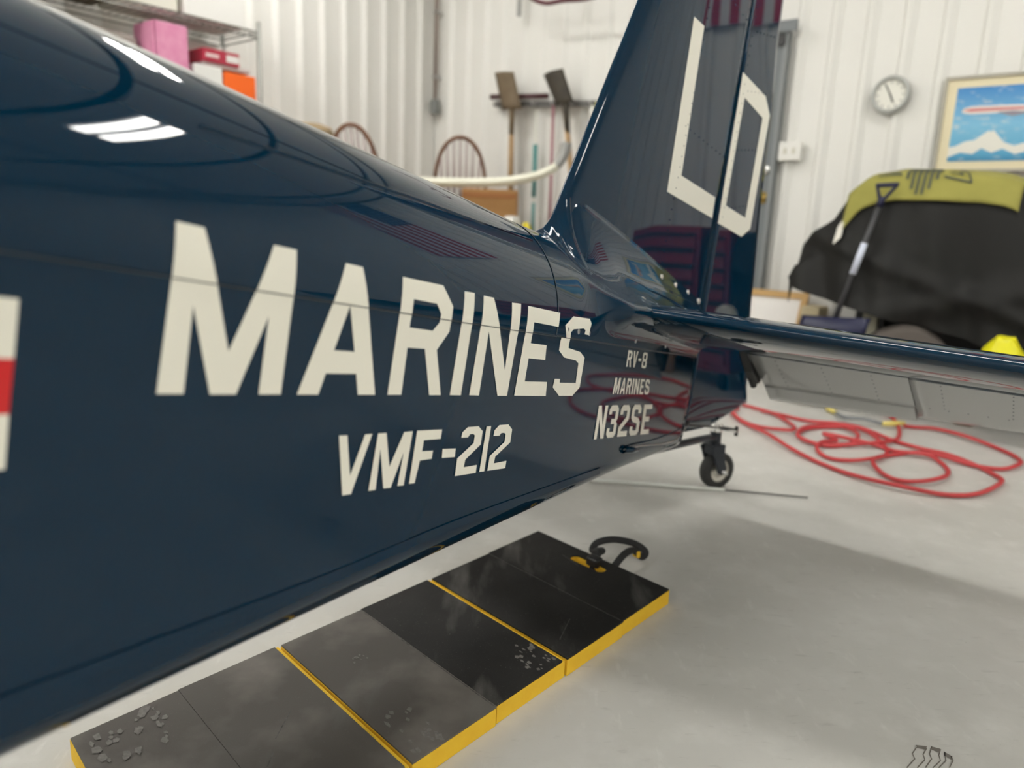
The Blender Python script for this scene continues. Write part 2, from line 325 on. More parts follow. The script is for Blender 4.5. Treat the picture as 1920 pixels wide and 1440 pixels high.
# ------------------------------------------------------------ lettering outlines in (station, height) metres; hose and marks in floor metres
MARKS={
'MARINES':[[[(2.0432, -0.319), (2.0452, -0.1431), (2.0117, -0.1425), (1.9635, -0.2696), (1.9188, -0.1429), (1.8839, -0.142), (1.8788, -0.3173), (1.9126, -0.3178), (1.9149, -0.2254), (1.9447, -0.3182), (1.9794, -0.3187), (2.0155, -0.225), (2.0119, -0.3186)]], [[(1.8526, -0.3172), (1.799, -0.1435), (1.7661, -0.1431), (1.705, -0.3155), (1.7411, -0.316), (1.7508, -0.2869), (1.8087, -0.2887), (1.816, -0.3167)], [(1.7836, -0.1966), (1.7613, -0.257), (1.8002, -0.2577)]], [[(1.6775, -0.3152), (1.6811, -0.1431), (1.5802, -0.1409), (1.5499, -0.1705), (1.5494, -0.2106), (1.575, -0.242), (1.5437, -0.314), (1.5751, -0.3144), (1.6062, -0.2425), (1.6492, -0.2435), (1.6454, -0.3147)], [(1.6522, -0.1713), (1.594, -0.171), (1.5801, -0.1852), (1.5801, -0.1992), (1.5941, -0.2132), (1.652, -0.2136)]], [[(1.518, -0.3137), (1.5199, -0.1418), (1.4894, -0.1406), (1.4853, -0.3136)]], [[(1.4596, -0.3132), (1.4608, -0.141), (1.4275, -0.1407), (1.3542, -0.2643), (1.3637, -0.1412), (1.3298, -0.139), (1.3298, -0.3127), (1.3648, -0.3131), (1.4317, -0.2001), (1.4282, -0.3132)]], [[(1.3029, -0.312), (1.302, -0.1397), (1.1664, -0.1374), (1.17, -0.1668), (1.2741, -0.1677), (1.2736, -0.2085), (1.2064, -0.2078), (1.2012, -0.2376), (1.2715, -0.238), (1.2708, -0.2835), (1.1761, -0.2818), (1.1704, -0.3112)]], [[(1.1266, -0.1851), (1.1392, -0.1609), (1.1026, -0.1382), (1.0161, -0.1344), (1.0067, -0.1438), (1.0152, -0.1706), (1.0385, -0.1707), (1.0354, -0.1613), (1.046, -0.1588), (1.0961, -0.1648), (1.1081, -0.1722), (1.1034, -0.2062), (1.0406, -0.2108), (1.012, -0.2217), (1.0104, -0.2896), (1.0413, -0.3093), (1.1085, -0.31), (1.1454, -0.2926), (1.1433, -0.2741), (1.1178, -0.2738), (1.1166, -0.2819), (1.0359, -0.2802), (1.0404, -0.2363), (1.0547, -0.231), (1.1172, -0.2273), (1.1469, -0.2143), (1.1489, -0.1858)]]],
'VMF-212':[[[(1.7651, -0.3729), (1.7486, -0.373), (1.7298, -0.4318), (1.7121, -0.373), (1.6968, -0.3728), (1.7216, -0.4592), (1.7393, -0.4595)]], [[(1.6847, -0.4584), (1.6839, -0.3727), (1.6652, -0.3723), (1.6452, -0.4253), (1.623, -0.3726), (1.6019, -0.3719), (1.6023, -0.4584), (1.6178, -0.4577), (1.6162, -0.405), (1.6338, -0.459), (1.6511, -0.4583), (1.6729, -0.3964), (1.6689, -0.4584)]], [[(1.5891, -0.4571), (1.5907, -0.3714), (1.5232, -0.3713), (1.5227, -0.3872), (1.5686, -0.3874), (1.5688, -0.4057), (1.5392, -0.4062), (1.5388, -0.4199), (1.5703, -0.4207), (1.5744, -0.4574)]], [[(1.512, -0.4049), (1.4727, -0.4061), (1.4714, -0.4211), (1.51, -0.4205)]], [[(1.4612, -0.3879), (1.4607, -0.3785), (1.4462, -0.3695), (1.4117, -0.3688), (1.3948, -0.3784), (1.3936, -0.403), (1.4366, -0.4281), (1.4375, -0.4418), (1.3949, -0.4405), (1.3938, -0.4554), (1.4611, -0.4558), (1.4629, -0.4242), (1.4185, -0.3992), (1.4189, -0.385), (1.425, -0.3822), (1.4353, -0.3825), (1.4404, -0.3881)]], [[(1.382, -0.4547), (1.3841, -0.3701), (1.3681, -0.3695), (1.3648, -0.4548)]], [[(1.3536, -0.3887), (1.3533, -0.378), (1.3391, -0.3686), (1.3053, -0.368), (1.2873, -0.3782), (1.286, -0.4039), (1.3338, -0.4291), (1.3347, -0.4421), (1.288, -0.4401), (1.2878, -0.4549), (1.3541, -0.4549), (1.3544, -0.4268), (1.3086, -0.4019), (1.3095, -0.3873), (1.3154, -0.384), (1.3267, -0.3839), (1.3316, -0.3889)]]],
'RV-8':[[[(0.7483, -0.23), (0.7517, -0.1873), (0.7264, -0.1869), (0.7184, -0.1928), (0.7174, -0.2047), (0.7233, -0.2099), (0.714, -0.2294), (0.7243, -0.2296), (0.7323, -0.2118), (0.7397, -0.2119), (0.7382, -0.2298)], [(0.7411, -0.1944), (0.7316, -0.1943), (0.7283, -0.1963), (0.7278, -0.2023), (0.7307, -0.2049), (0.7403, -0.2051)]], [[(0.7114, -0.1867), (0.7011, -0.1866), (0.6919, -0.2141), (0.688, -0.1864), (0.6775, -0.1862), (0.6854, -0.2289), (0.6954, -0.2291)]], [[(0.6671, -0.2107), (0.6678, -0.2039), (0.645, -0.2035), (0.6442, -0.2103)]], [[(0.6282, -0.2279), (0.6346, -0.2238), (0.6361, -0.2102), (0.6319, -0.2067), (0.6369, -0.2034), (0.6385, -0.1899), (0.6332, -0.1856), (0.6086, -0.1852), (0.6022, -0.1893), (0.6004, -0.2028), (0.6048, -0.2063), (0.5996, -0.2096), (0.5978, -0.2231), (0.6033, -0.2275)], [(0.6278, -0.1922), (0.6265, -0.2032), (0.6111, -0.203), (0.6125, -0.192)], [(0.6256, -0.21), (0.6243, -0.221), (0.6089, -0.2208), (0.6103, -0.2098)]]],
'MARINES small':[[[(0.806, -0.3021), (0.8064, -0.2604), (0.7949, -0.2603), (0.7867, -0.2843), (0.7795, -0.2601), (0.7678, -0.2599), (0.7663, -0.3017), (0.7754, -0.3018), (0.7761, -0.2759), (0.7834, -0.2998), (0.7894, -0.2998), (0.7976, -0.2761), (0.7972, -0.302)]], [[(0.7592, -0.3016), (0.7489, -0.2597), (0.7388, -0.2595), (0.724, -0.3013), (0.7334, -0.3014), (0.7365, -0.293), (0.7478, -0.2931), (0.75, -0.3015)], [(0.7433, -0.27), (0.7461, -0.2864), (0.7389, -0.2863)]], [[(0.7166, -0.3012), (0.7195, -0.2593), (0.6945, -0.2589), (0.6865, -0.2647), (0.6855, -0.2765), (0.6914, -0.2816), (0.6821, -0.3009), (0.6925, -0.301), (0.7004, -0.2834), (0.7078, -0.2834), (0.7065, -0.3011)], [(0.7091, -0.2662), (0.6997, -0.2661), (0.6963, -0.2682), (0.6958, -0.2741), (0.6988, -0.2766), (0.7083, -0.2767)]], [[(0.6755, -0.3008), (0.6796, -0.2587), (0.6689, -0.2586), (0.6645, -0.3007)]], [[(0.6567, -0.3006), (0.6613, -0.2585), (0.6504, -0.2583), (0.634, -0.2835), (0.6372, -0.2582), (0.6272, -0.258), (0.6215, -0.3003), (0.6329, -0.3004), (0.6495, -0.2752), (0.6466, -0.3005)]], [[(0.6133, -0.3002), (0.6193, -0.2579), (0.588, -0.2575), (0.5868, -0.2643), (0.6076, -0.2645), (0.606, -0.2751), (0.5903, -0.2749), (0.5892, -0.2817), (0.605, -0.2819), (0.6033, -0.2933), (0.5821, -0.2931), (0.5809, -0.2999)]], [[(0.5734, -0.2947), (0.5747, -0.287), (0.5639, -0.2869), (0.5632, -0.2912), (0.5604, -0.2929), (0.5507, -0.2928), (0.5486, -0.291), (0.5501, -0.2834), (0.5687, -0.2806), (0.5768, -0.2752), (0.579, -0.2625), (0.5728, -0.2573), (0.5515, -0.257), (0.5433, -0.262), (0.542, -0.2688), (0.5528, -0.2689), (0.5535, -0.2655), (0.5562, -0.2639), (0.5657, -0.264), (0.5678, -0.2657), (0.5665, -0.2729), (0.5479, -0.2757), (0.5395, -0.2811), (0.5369, -0.2943), (0.5433, -0.2995), (0.5653, -0.2997)]]],
'N32SE':[[[(0.8746, -0.415), (0.8796, -0.3316), (0.8607, -0.3314), (0.8342, -0.3814), (0.8375, -0.3312), (0.8198, -0.331), (0.8139, -0.415), (0.8339, -0.415), (0.8605, -0.3648), (0.8574, -0.415)]], [[(0.8005, -0.4049), (0.8016, -0.3897), (0.7831, -0.3896), (0.7823, -0.3998), (0.7572, -0.3997), (0.7588, -0.3794), (0.7818, -0.3795), (0.7828, -0.366), (0.7599, -0.3658), (0.7615, -0.3456), (0.7864, -0.3458), (0.7858, -0.3542), (0.8041, -0.3543), (0.8051, -0.3409), (0.7937, -0.3308), (0.7564, -0.3304), (0.7428, -0.3404), (0.7407, -0.3657), (0.7487, -0.3726), (0.7396, -0.3793), (0.7375, -0.4048), (0.7495, -0.415), (0.7874, -0.415)]], [[(0.7214, -0.415), (0.7235, -0.3894), (0.6792, -0.362), (0.6808, -0.3449), (0.7076, -0.3452), (0.7067, -0.3553), (0.7264, -0.3555), (0.7277, -0.3403), (0.7156, -0.33), (0.6754, -0.3296), (0.6607, -0.3397), (0.6579, -0.3687), (0.7031, -0.3962), (0.7027, -0.4005), (0.6548, -0.4004), (0.6534, -0.415)]], [[(0.638, -0.4047), (0.6395, -0.3892), (0.6181, -0.3891), (0.6172, -0.3977), (0.612, -0.4012), (0.5925, -0.4011), (0.5879, -0.3977), (0.5897, -0.3821), (0.6266, -0.3762), (0.6419, -0.3652), (0.6445, -0.3395), (0.6315, -0.3292), (0.5882, -0.3287), (0.5722, -0.3389), (0.5706, -0.3527), (0.5929, -0.3528), (0.5936, -0.346), (0.5989, -0.3426), (0.6182, -0.3427), (0.6226, -0.3462), (0.6211, -0.3607), (0.584, -0.3665), (0.5678, -0.3777), (0.5647, -0.4046), (0.5786, -0.415), (0.6226, -0.415)]], [[(0.5457, -0.415), (0.5559, -0.3284), (0.4845, -0.3277), (0.4826, -0.3416), (0.53, -0.342), (0.5274, -0.3636), (0.4919, -0.3634), (0.4901, -0.3773), (0.5257, -0.3775), (0.5228, -0.401), (0.4749, -0.4009), (0.4731, -0.415)]]],
'bar':[[[(2.2013, -0.2385), (2.1817, -0.2389), (2.1796, -0.2904), (2.2008, -0.291)]], [[(2.2008, -0.291), (2.1796, -0.2904), (2.1781, -0.3388), (2.1995, -0.3386)]], [[(2.1995, -0.3386), (2.1781, -0.3388), (2.1757, -0.3878), (2.1983, -0.3868)]]],
}
FIN_L = [(0.4622, 0.7955), (0.3904, 0.799), (0.3805, 0.3595), (0.109, 0.3618), (0.1061, 0.2933), (0.457, 0.2918)]
FIN_D = [[(0.052, 0.7932), (-0.1662, 0.7898), (-0.2293, 0.7439), (-0.2236, 0.3295), (-0.1565, 0.2869), (0.052, 0.2887)], [(0.0063, 0.7249), (-0.1681, 0.7155), (-0.1625, 0.3563), (0.0135, 0.3577)]]
HOSE_A= [(2.1781, 4.1687), (2.1578, 4.0513), (2.0944, 3.8449), (1.9926, 3.651), (1.8673, 3.5309), (1.7263, 3.474), (1.5811, 3.4653), (1.4839, 3.4878), (1.4381, 3.5561), (1.5303, 3.7435), (1.677, 3.8435), (1.7778, 3.8245), (1.789, 3.6602), (1.7042, 3.5197), (1.5736, 3.4474), (1.4759, 3.4672), (1.4405, 3.5821), (1.5683, 3.7634), (1.695, 3.8116), (1.8405, 3.7914), (1.8583, 3.6181), (1.8306, 3.4411), (1.7634, 3.3177), (1.6675, 3.2293), (1.5502, 3.2032), (1.4667, 3.2556), (1.4568, 3.3654), (1.5315, 3.4825), (1.6447, 3.5484)]
HOSE_B= [(1.6004, 3.6719), (1.691, 3.5552), (1.8023, 3.4849), (1.8482, 3.4202), (1.8926, 3.3577), (1.9693, 3.3347), (1.9841, 3.2399), (1.9391, 3.1033), (1.8339, 2.9836), (1.7236, 2.938), (1.6443, 2.9729), (1.6136, 3.0619), (1.6331, 3.173), (1.7033, 3.2768), (1.802, 3.3408), (1.9434, 3.376), (2.0383, 3.3003), (2.1149, 3.226), (2.2206, 3.1847), (2.3021, 3.2094), (2.3764, 3.2812), (2.4346, 3.4207), (2.4179, 3.5604), (2.3585, 3.7051), (2.2944, 3.8614), (2.2173, 3.893), (2.1401, 3.881)]
HOSE_C= [(1.3066, 4.1227), (1.242, 4.0126), (1.246, 3.8881), (1.2981, 3.7782), (1.376, 3.6921), (1.4898, 3.6958)]
HOSE_D= [(1.5001, 4.0557), (1.4235, 4.177), (1.3331, 4.2137), (1.2541, 4.1138), (1.2471, 3.9189), (1.2647, 3.7445), (1.2993, 3.574), (1.3394, 3.3263), (1.4266, 3.096), (1.5121, 2.9387), (1.6168, 2.848), (1.7416, 2.8085), (1.8852, 2.8253), (2.0168, 2.9041), (2.1028, 2.9932), (2.1411, 3.0905), (2.13, 3.2074), (2.0732, 3.3378), (1.9983, 3.4529), (1.9387, 3.617), (1.8736, 3.7965), (1.7578, 3.8504), (1.6281, 3.9192), (1.5262, 4.06), (1.4247, 4.0758)]
TREADS=[[(0.7979, 1.2477), (0.8272, 1.2738), (0.8305, 1.289), (0.8488, 1.3081)], [(0.8193, 1.2489), (0.8465, 1.2725), (0.8512, 1.2877), (0.8686, 1.3067)], [(0.8354, 1.2499), (0.8617, 1.2758), (0.8653, 1.2901), (0.8819, 1.3127)], [(0.8507, 1.2508), (0.8771, 1.2718), (0.8821, 1.287), (0.8961, 1.3057)], [(0.8622, 1.2514), (0.888, 1.2724), (0.8998, 1.2982)], [(0.8837, 1.2527), (0.9026, 1.2733), (0.9063, 1.286)]]
TBLOCK=[[(0.8506, 1.3149), (0.8726, 1.3121), (0.8631, 1.3012), (0.8492, 1.3055)], [(0.8812, 1.3126), (0.896, 1.3068), (0.8865, 1.2949), (0.8761, 1.3019)], [(0.8998, 1.2982), (0.9084, 1.2846), (0.9004, 1.2756), (0.8931, 1.2877)]]

# ------------------------------------------------------------ airplane
plane = thing('airplane', 'glossy navy blue airplane tail with white block lettering and MARINES on its side', 'airplane', (float(ORG[0]), float(ORG[1]), 0))
W_ = lambda s: .06+.14*s
US = lambda s: -.167-.014*s
UT = lambda s: -.035+.094*s-.016*s*s
UB = lambda s: -.47-.0975*s-.0043*s*s
FLARE = .03
def side_p(s, u, off=0.):                              # half width of the skin at station s, height u
    s = np.asarray(s, float); u = np.asarray(u, float)
    up_ = W_(s)*np.sqrt(np.clip(1-(np.clip(u-US(s), 0, None)/(UT(s)-US(s)))**2, 0, 1))
    lo_ = W_(s)*(1-FLARE*(US(s)-u)/(US(s)-UB(s)))
    return np.where(u > US(s), up_, lo_)+off
def lower_section(s):
    W, U, ub = W_(s), US(s), UB(s); r = min(.07, .45*W+.01); Wb = W*(1-FLARE); P = []
    for t in np.linspace(0, 1, 14): P.append((W+(Wb-W)*t, U+(ub+r-U)*t))
    for t in np.linspace(0, np.pi/2, 20)[1:]: P.append((Wb-r+r*np.cos(t), ub+r-r*np.sin(t)))
    for t in np.linspace(0, 1, 8)[1:]: P.append(((Wb-r)*(1-t), ub-.012*np.sin(t*np.pi/2)*W/.3))
    return P
SS = np.concatenate([np.linspace(.12, 1.2, 40), np.linspace(1.22, 3.7, 64)])
# lower fuselage: sides and belly
G = []
for s in SS:
    P = lower_section(s); P = P+[(-p, u) for p, u in P[::-1][1:]]
    G.append([Bw(s, p, u) for p, u in P])
fb = MB().grid(G); n = len(G[0])
fb.f.append(list(range((len(SS)-1)*n, len(SS)*n))); fb.m.append(0); fb.sm.append(False)
fb.f.append(list(range(n))); fb.m.append(0); fb.sm.append(False)
fb.build('fuselage_side', NAVY, plane)
# turtledeck skin laps 1.5 mm over the side skin
G = []
S2 = np.concatenate([np.linspace(1.12, 3.7, 90)])
th = np.linspace(0, np.pi, 72)
for s in S2:
    row = []
    W, U, T = W_(s)+.0006, US(s), UT(s)+.0006
    row.append(Bw(s, W-.004, U-.004)); row.append(Bw(s, W, U-.004))
    row += [Bw(s, W*np.cos(t), U+(T-U)*np.sin(t)) for t in th]
    row += [Bw(s, -W, U-.004), Bw(s, -W+.004, U-.004)]
    G.append(row)
tb = MB().grid(G); n = len(G[0]); tb.f.append(list(range((len(S2)-1)*n, len(S2)*n))); tb.m.append(0); tb.sm.append(False)
tb.build('turtledeck_skin', NAVY, plane)
# airfoil helpers
hn = lambda x: 10*(.2969*np.sqrt(np.clip(x, 0, 1))-.126*x-.3516*x**2+.2843*x**3-.1015*x**4)
# fin and rudder; the rudder is turned 7 degrees to port
hf_ = lambda x: np.where(np.asarray(x) < .3, hn(np.minimum(x, .3)), 1-.13*np.clip((np.asarray(x)-.3)/.4, 0, 3))
DEF, RQ = math.radians(7), .84
FLE = lambda u: .921-.36*(u-.169)
FTEu = [-.442, -.413, -.36, -.305, -.25, .065, .183, .417, .8, .98, 1.3]
FTEs = [.0, -.233, -.40, -.56, -.53, -.43, -.41, -.357, -.306, -.255, -.22]
FTE = lambda u: np.interp(u, FTEu, FTEs)
HS = .058
tmax = lambda u: .045-.012*u
def fin_half(s, u):
    s = np.asarray(s, float); te = np.interp(np.maximum(u, .0), FTEu, FTEs); c = FLE(u)-te
    x = (FLE(u)-s)/c; f = tmax(u)*hf_(x)
    xh = (FLE(u)-HS)/c; hh = tmax(u)*hf_(xh)
    te2 = FTE(u); r = .0015+(hh-.0015)*np.clip((s-te2)/np.maximum(HS-te2, .02), 0, 1)
    return np.where(s >= HS, f, r)
FU = np.linspace(-.06, 1.25, 40)
xs_ = np.concatenate([np.linspace(0, 1, 34)**1.8])
def foil_loft(rows):
    m = MB().grid(rows, closed=True); n = len(rows[0])
    m.f.append(list(range(n))); m.m.append(0); m.sm.append(False)
    m.f.append([(len(rows)-1)*n+i for i in range(n)]); m.m.append(0); m.sm.append(False); return m
rows = []
for u in FU:
    s = FLE(u)+(HS-FLE(u))*xs_; hf = fin_half(s, u)
    rows.append(np.concatenate([Bw(s, hf, u), Bw(s[::-1][:-1], -hf[::-1][:-1], u)]))
foil_loft(rows).build('fin', NAVY, plane)
rows = []
for u in np.unique(np.concatenate([np.linspace(-.44, -.25, 18), np.linspace(-.25, 1.25, 40)])):
    s = np.linspace(HS-.0035, FTE(u), 16); hf = fin_half(s, u)
    k = 1.0 if u > -.38 else max(.25, math.sqrt(max(0, 1-((-.38-u)/.065)**2)))
    hf = hf*k
    nose = [Bw(HS-.0015, hf[0]*.7, u)]; nose2 = [Bw(HS-.0015, -hf[0]*.7, u)]
    d = np.maximum(HS-s, 0)*RQ; s_ = np.where(s < HS, HS-d*math.cos(DEF), s); p_ = d*math.sin(DEF)
    rows.append(np.concatenate([nose, Bw(s_, p_+hf, u), Bw(s_[::-1], (p_-hf)[::-1], u), nose2]))
foil_loft(rows).build('rudder', NAVY, plane)
# rudder hinge gap filler
MB().tube([Bw(HS-.002, 0, -.40), Bw(HS-.002, 0, 1.24)], .008, 6).build('rudder_hinge', STEEL, plane)
# horizontal stabilizer and elevator
GREYREFL = mat('painted_reflection_grey', (.40, .405, .40), .35, 0, .3, .6)  # grey imitates the bright floor mirrored in elevator and tab undersides
SLE = lambda p: .76-.15*(p-.2)
SH = .12
uLE = lambda p: -.086-.014*(p-.2)/.8
uHG = lambda p: -.103-.008*(p-.2)/.8
def stab_c(s, p): return uLE(p)+(uHG(p)-uLE(p))*(SLE(p)-s)/(SLE(p)-SH)
def stab_half(s, p):
    c = SLE(p)+.2; return .041*(1-.12*(p-.2))*hn((SLE(p)-s)/c)
ETE = (-.2, -.258)
def make_stab(sd):
    rows = []
    for p in np.linspace(.1, 1.335, 30):
        s = SLE(p)+(SH-SLE(p))*xs_; hf = stab_half(s, p); uc = stab_c(s, p)
        k = 1 if p < 1.3 else .8
        rows.append(np.concatenate([Bw(s, sd*p, uc+hf*k), Bw(s[::-1][:-1], sd*p, (uc-hf*k)[::-1][:-1])]))
    st = foil_loft(rows).build('horizontal_stabilizer', NAVY, plane)
    def teu(p): return -.262+.024*(p-.2)/.78
    def elev(p0, p1, n, x0=0., x1=1.):
        rows = []
        for p in np.linspace(p0, p1, n):
            x = np.linspace(x0, x1, 14)
            s = (SH-.012)+(ETE[0]-(SH-.012))*x; u = uHG(p)+(teu(p)-uHG(p))*x
            hh = stab_half(SH, p)*.98; t = (.002+(hh-.002)*(1-x))
            # surface normal of the drooped chord
            d = np.array([ETE[0]-SH, teu(p)-uHG(p)]); d /= np.linalg.norm(d); nrm = np.array([d[1], -d[0]]); nrm = nrm if nrm[1] > 0 else -nrm
            top = Bw(s+nrm[0]*t, sd*p, u+nrm[1]*t); bot = Bw(s-nrm[0]*t, sd*p, u-nrm[1]*t)
            L_ = [top]
            if x0 == 0:                                   # rounded nose of the elevator
                a = np.linspace(0, np.pi, 7)[1:-1]
                L0 = Bw(s[0]+nrm[0]*t[0]*np.cos(a)-d[0]*t[0]*np.sin(a)*.5, sd*p, u[0]+nrm[1]*t[0]*np.cos(a)-d[1]*t[0]*np.sin(a)*.5)
                rows.append(np.concatenate([top, bot[::-1], L0[::-1]]))
            else: rows.append(np.concatenate([top, bot[::-1]]))
        return foil_loft(rows)
    m = elev(.235, .70, 12, 0, .708) if sd > 0 else elev(.235, 1.33, 20)
    if sd > 0:
        b = elev(.702, 1.33, 16); off = len(m.v); m.v += b.v; m.f += [[i+off for i in f] for f in b.f]; m.m += b.m; m.sm += b.sm
    for i, f in enumerate(m.f):                           # floor reflection painted grey on the underside
        if len(f) == 4:
            q = [np.array(m.v[j]) for j in f]; c_ = sum(q)/4; d_ = c_-ORG; pp = sd*float(d_@PORT); ss = -float(d_@AFT); uu = float(d_@UPB)
            xx = (SH-.012-ss)/(SH-.012-ETE[0]); um = uHG(pp)+(teu(pp)-uHG(pp))*xx
            if uu < um-.0005 and xx > .02: m.m[i] = 1
    el = m.build('elevator', [NAVY, GREYREFL], plane)
    if sd > 0:
        rows = []
        for p in np.linspace(.235, .697, 10):
            x = np.linspace(.712, 1.0, 6); hh = stab_half(SH, p)*.98
            x = x; s = (SH-.012)+(ETE[0]-(SH-.012))*x; u = uHG(p)+(teu(p)-uHG(p))*x-(x-.71)*.03; t = .002+(hh-.002)*(1-x)
            d = np.array([ETE[0]-SH, teu(p)-uHG(p)]); d /= np.linalg.norm(d); nrm = np.array([d[1], -d[0]]); nrm = nrm if nrm[1] > 0 else -nrm
            rows.append(np.concatenate([Bw(s+nrm[0]*t, sd*p, u+nrm[1]*t), Bw(s-nrm[0]*t, sd*p, u-nrm[1]*t)[::-1]]))
        foil_loft(rows).build('trim_tab', GREYREFL, el)
        hb = MB()
        hb.prism([(.11, -.085), (.11, -.125), (.02, -.19), (-.06, -.225), (-.08, -.215), (-.01, -.12)], Bw(0, .205, 0), -AFT, UPB, PORT, .028).tube([Bw(.08, .20, -.11), Bw(.0, .20, -.17), Bw(-.07, .215, -.235)], .012, 8)
        hb.build('control_horn', BLACK, el, bevel=.004)
    return st, el
stab, elevator = make_stab(1)
make_stab(-1)
# empennage fairing: flows from the turtledeck into fin and stabilizer roots
UTOPs = [.04, .915, .93, .95, .974, 1.0, 1.05, 1.17]; UTOPu = [.008, .171, .133, .098, .071, .058, .0525, .0535]
def fairing(sd):
    rows = []
    for s in np.concatenate([np.linspace(.13, .86, 40), np.linspace(.87, 1.02, 60), np.linspace(1.024, 1.172, 24)]):
        W, U, T = W_(s)+.0018, US(s), UT(s)+.0018
        k = sstep((1.06-s)/.22)
        pe = W+np.interp(s, [.0, .3, .6, .78, .88, .98, 1.06], [.12, .085, .055, .05, .04, .018, 0])
        ue = np.interp(s, [.1, .76, .9, 1.0, 1.1], [stab_c(.1, .2), stab_c(.76, .2), -.094, -.105, -.115])
        ut_ = np.interp(s, UTOPs, UTOPu); tf = float(fin_half(s, ut_))+.003 if s < FLE(ut_)-.002 else .002
        v1 = np.linspace(0, 1, 16); v2 = np.linspace(0, 1, 30)[1:]
        lo = bez((W, U), (W-.001, U+.06), (pe+.004, ue-.035), (pe, ue), v1)
        fr = np.interp(s, [.6, .84, .93, .97, 1.05], [.22, .16, .05, .08, .25])
        hi = bez((pe, ue), (pe, ue+.028), (tf+fr*(pe-tf), ue+.035+.02*(.25-fr)/.2), (tf, ut_), v2)
        c = np.concatenate([lo, hi])
        thh = np.concatenate([np.linspace(0, .62, 16), np.linspace(.62, np.pi/2, 30)[1:]])
        e = np.stack([W*np.cos(thh), U+(T-U)*np.sin(thh)], 1)
        if s > .9: e[:, 1] += (ut_-T)*np.clip((np.sin(thh)-.8)/.2, 0, 1)**3
        q = c*k+e*(1-k)
        q = np.concatenate([[(W-.006, U-.002), (W, U-.002)], q, [(max(q[-1][0]-.006, 0), q[-1][1])]])
        rows.append(Bw(s, sd*q[:, 0], q[:, 1]))
    m = MB().grid(rows, flip=(sd < 0))
    return m.build('empennage_fairing', NAVY, plane, fix=True)
fair = fairing(1); fairing(-1)
from mathutils.bvhtree import BVHTree
FB = BVHTree.FromPolygons([tuple(np.array(v.co)+origin[fair.name]) for v in fair.data.vertices], [tuple(p.vertices) for p in fair.data.polygons])
def on_fairing(s, u, off):
    h = FB.ray_cast(Vector(Bw(s, .6, u)), Vector(-PORT))
    return np.array(h[0])+off*PORT if h[0] is not None else None
# aft end plate (tail post) and lower gap
MB().grid([[Bw(s, p, u) for s, p in ((.13, .0), (.13, .058), (.072, .05), (.07, 0))] for u in (-.155, -.45)], smooth=False).build('tail_post', mat('reflection_grey_metal', (.42, .42, .42), .3), plane)  # light grey puts the post's reflection into its colour

# flat lettering, laid on the skin
def decal(name, letters, surf, m, cell=.012):
    allv, allf = [], []
    for loops in letters:
        bm = bmesh.new()
        for L in loops:
            vs = [bm.verts.new((a, b, 0)) for a, b in L]
            for i in range(len(vs)): bm.edges.new((vs[i], vs[(i+1) % len(vs)]))
        bmesh.ops.triangle_fill(bm, use_beauty=True, edges=bm.edges[:], normal=(0, 0, 1))
        xs = [v.co.x for v in bm.verts]; ys = [v.co.y for v in bm.verts]
        for ax, lo, hi in ((0, min(xs), max(xs)), (1, min(ys), max(ys))):
            step = cell if ax else cell*2.5
            for k in np.arange(lo+step*.37, hi, step):
                bmesh.ops.bisect_plane(bm, geom=bm.verts[:]+bm.edges[:]+bm.faces[:], dist=1e-7, plane_co=((k, 0, 0) if ax == 0 else (0, k, 0)), plane_no=((1, 0, 0) if ax == 0 else (0, 1, 0)))
        bm.verts.index_update(); b = len(allv)
        allv += [surf(v.co.x, v.co.y) for v in bm.verts]; allf += [[b+v.index for v in f.verts] for f in bm.faces]
        bm.free()
    mb = MB().add(allv, allf, 0, True)
    return mb.build(name, m, plane, fix=True)
def skin(s, u):
    off = .0008
    if u > US(s)-.004: off = .0014 if s > 1.168 else .0026
    q = on_fairing(s, u, .001) if (s < 1.1715 and u > US(s)-.0015) else None
    return q if q is not None else Bw(s, float(side_p(s, u))+off, u)
for k in ('MARINES', 'VMF-212', 'RV-8', 'MARINES small', 'N32SE'): decal('lettering', MARKS[k], skin, LETTER)
def bar(i, du0, du1, m):
    s1 = MARKS['bar'][i][0]; R_ = [(2.6, s1[0][1]-.006), s1[1], s1[2], (2.6, s1[3][1]-.004)]
    return decal('insignia_bar', [[R_]], skin, m)
bar(0, 0, 0, LETTER); bar(1, 0, 0, REDV); bar(2, 0, 0, LETTER)
def finskin(s, u):
    if s >= HS: return Bw(s, float(fin_half(s, u))+.0012, u)
    d = (HS-s)/math.cos(DEF); return Bw(s, float(fin_half(HS-d/RQ, u))+d*math.sin(DEF)+.0012, u)
decal('lettering', [[FIN_L]], finskin, LETTER, .03); decal('lettering', [FIN_D], finskin, LETTER, .03)
# screws
SCRM = mat('screw_head', (.75, .72, .65), .35, .6)
for s, u in ((.426, .045), (.316, .037), (.208, .030), (.108, .016)):
    q = on_fairing(s, u, .0005)
    MB().lathe(finskin(s, u)+PORT*.004 if q is None else q, PORT, [(.009, -.006), (.009, 0), (.006, .0015), (0, .0015)], 14).build('screw', SCRM, plane)
for s, u in ((1.125, -.1742), (1.069, -.1739), (1.012, -.1726), (.7175, -.166), (.4712, -.162)):
    q = on_fairing(s, u+.006, 0.)
    MB().lathe(Bw(s, W_(s)+.003, u+.004) if q is None else q, PORT, [(.0065, -.004), (.0065, 0), (.004, .001), (0, .001)], 14).build('screw', STEEL, plane)
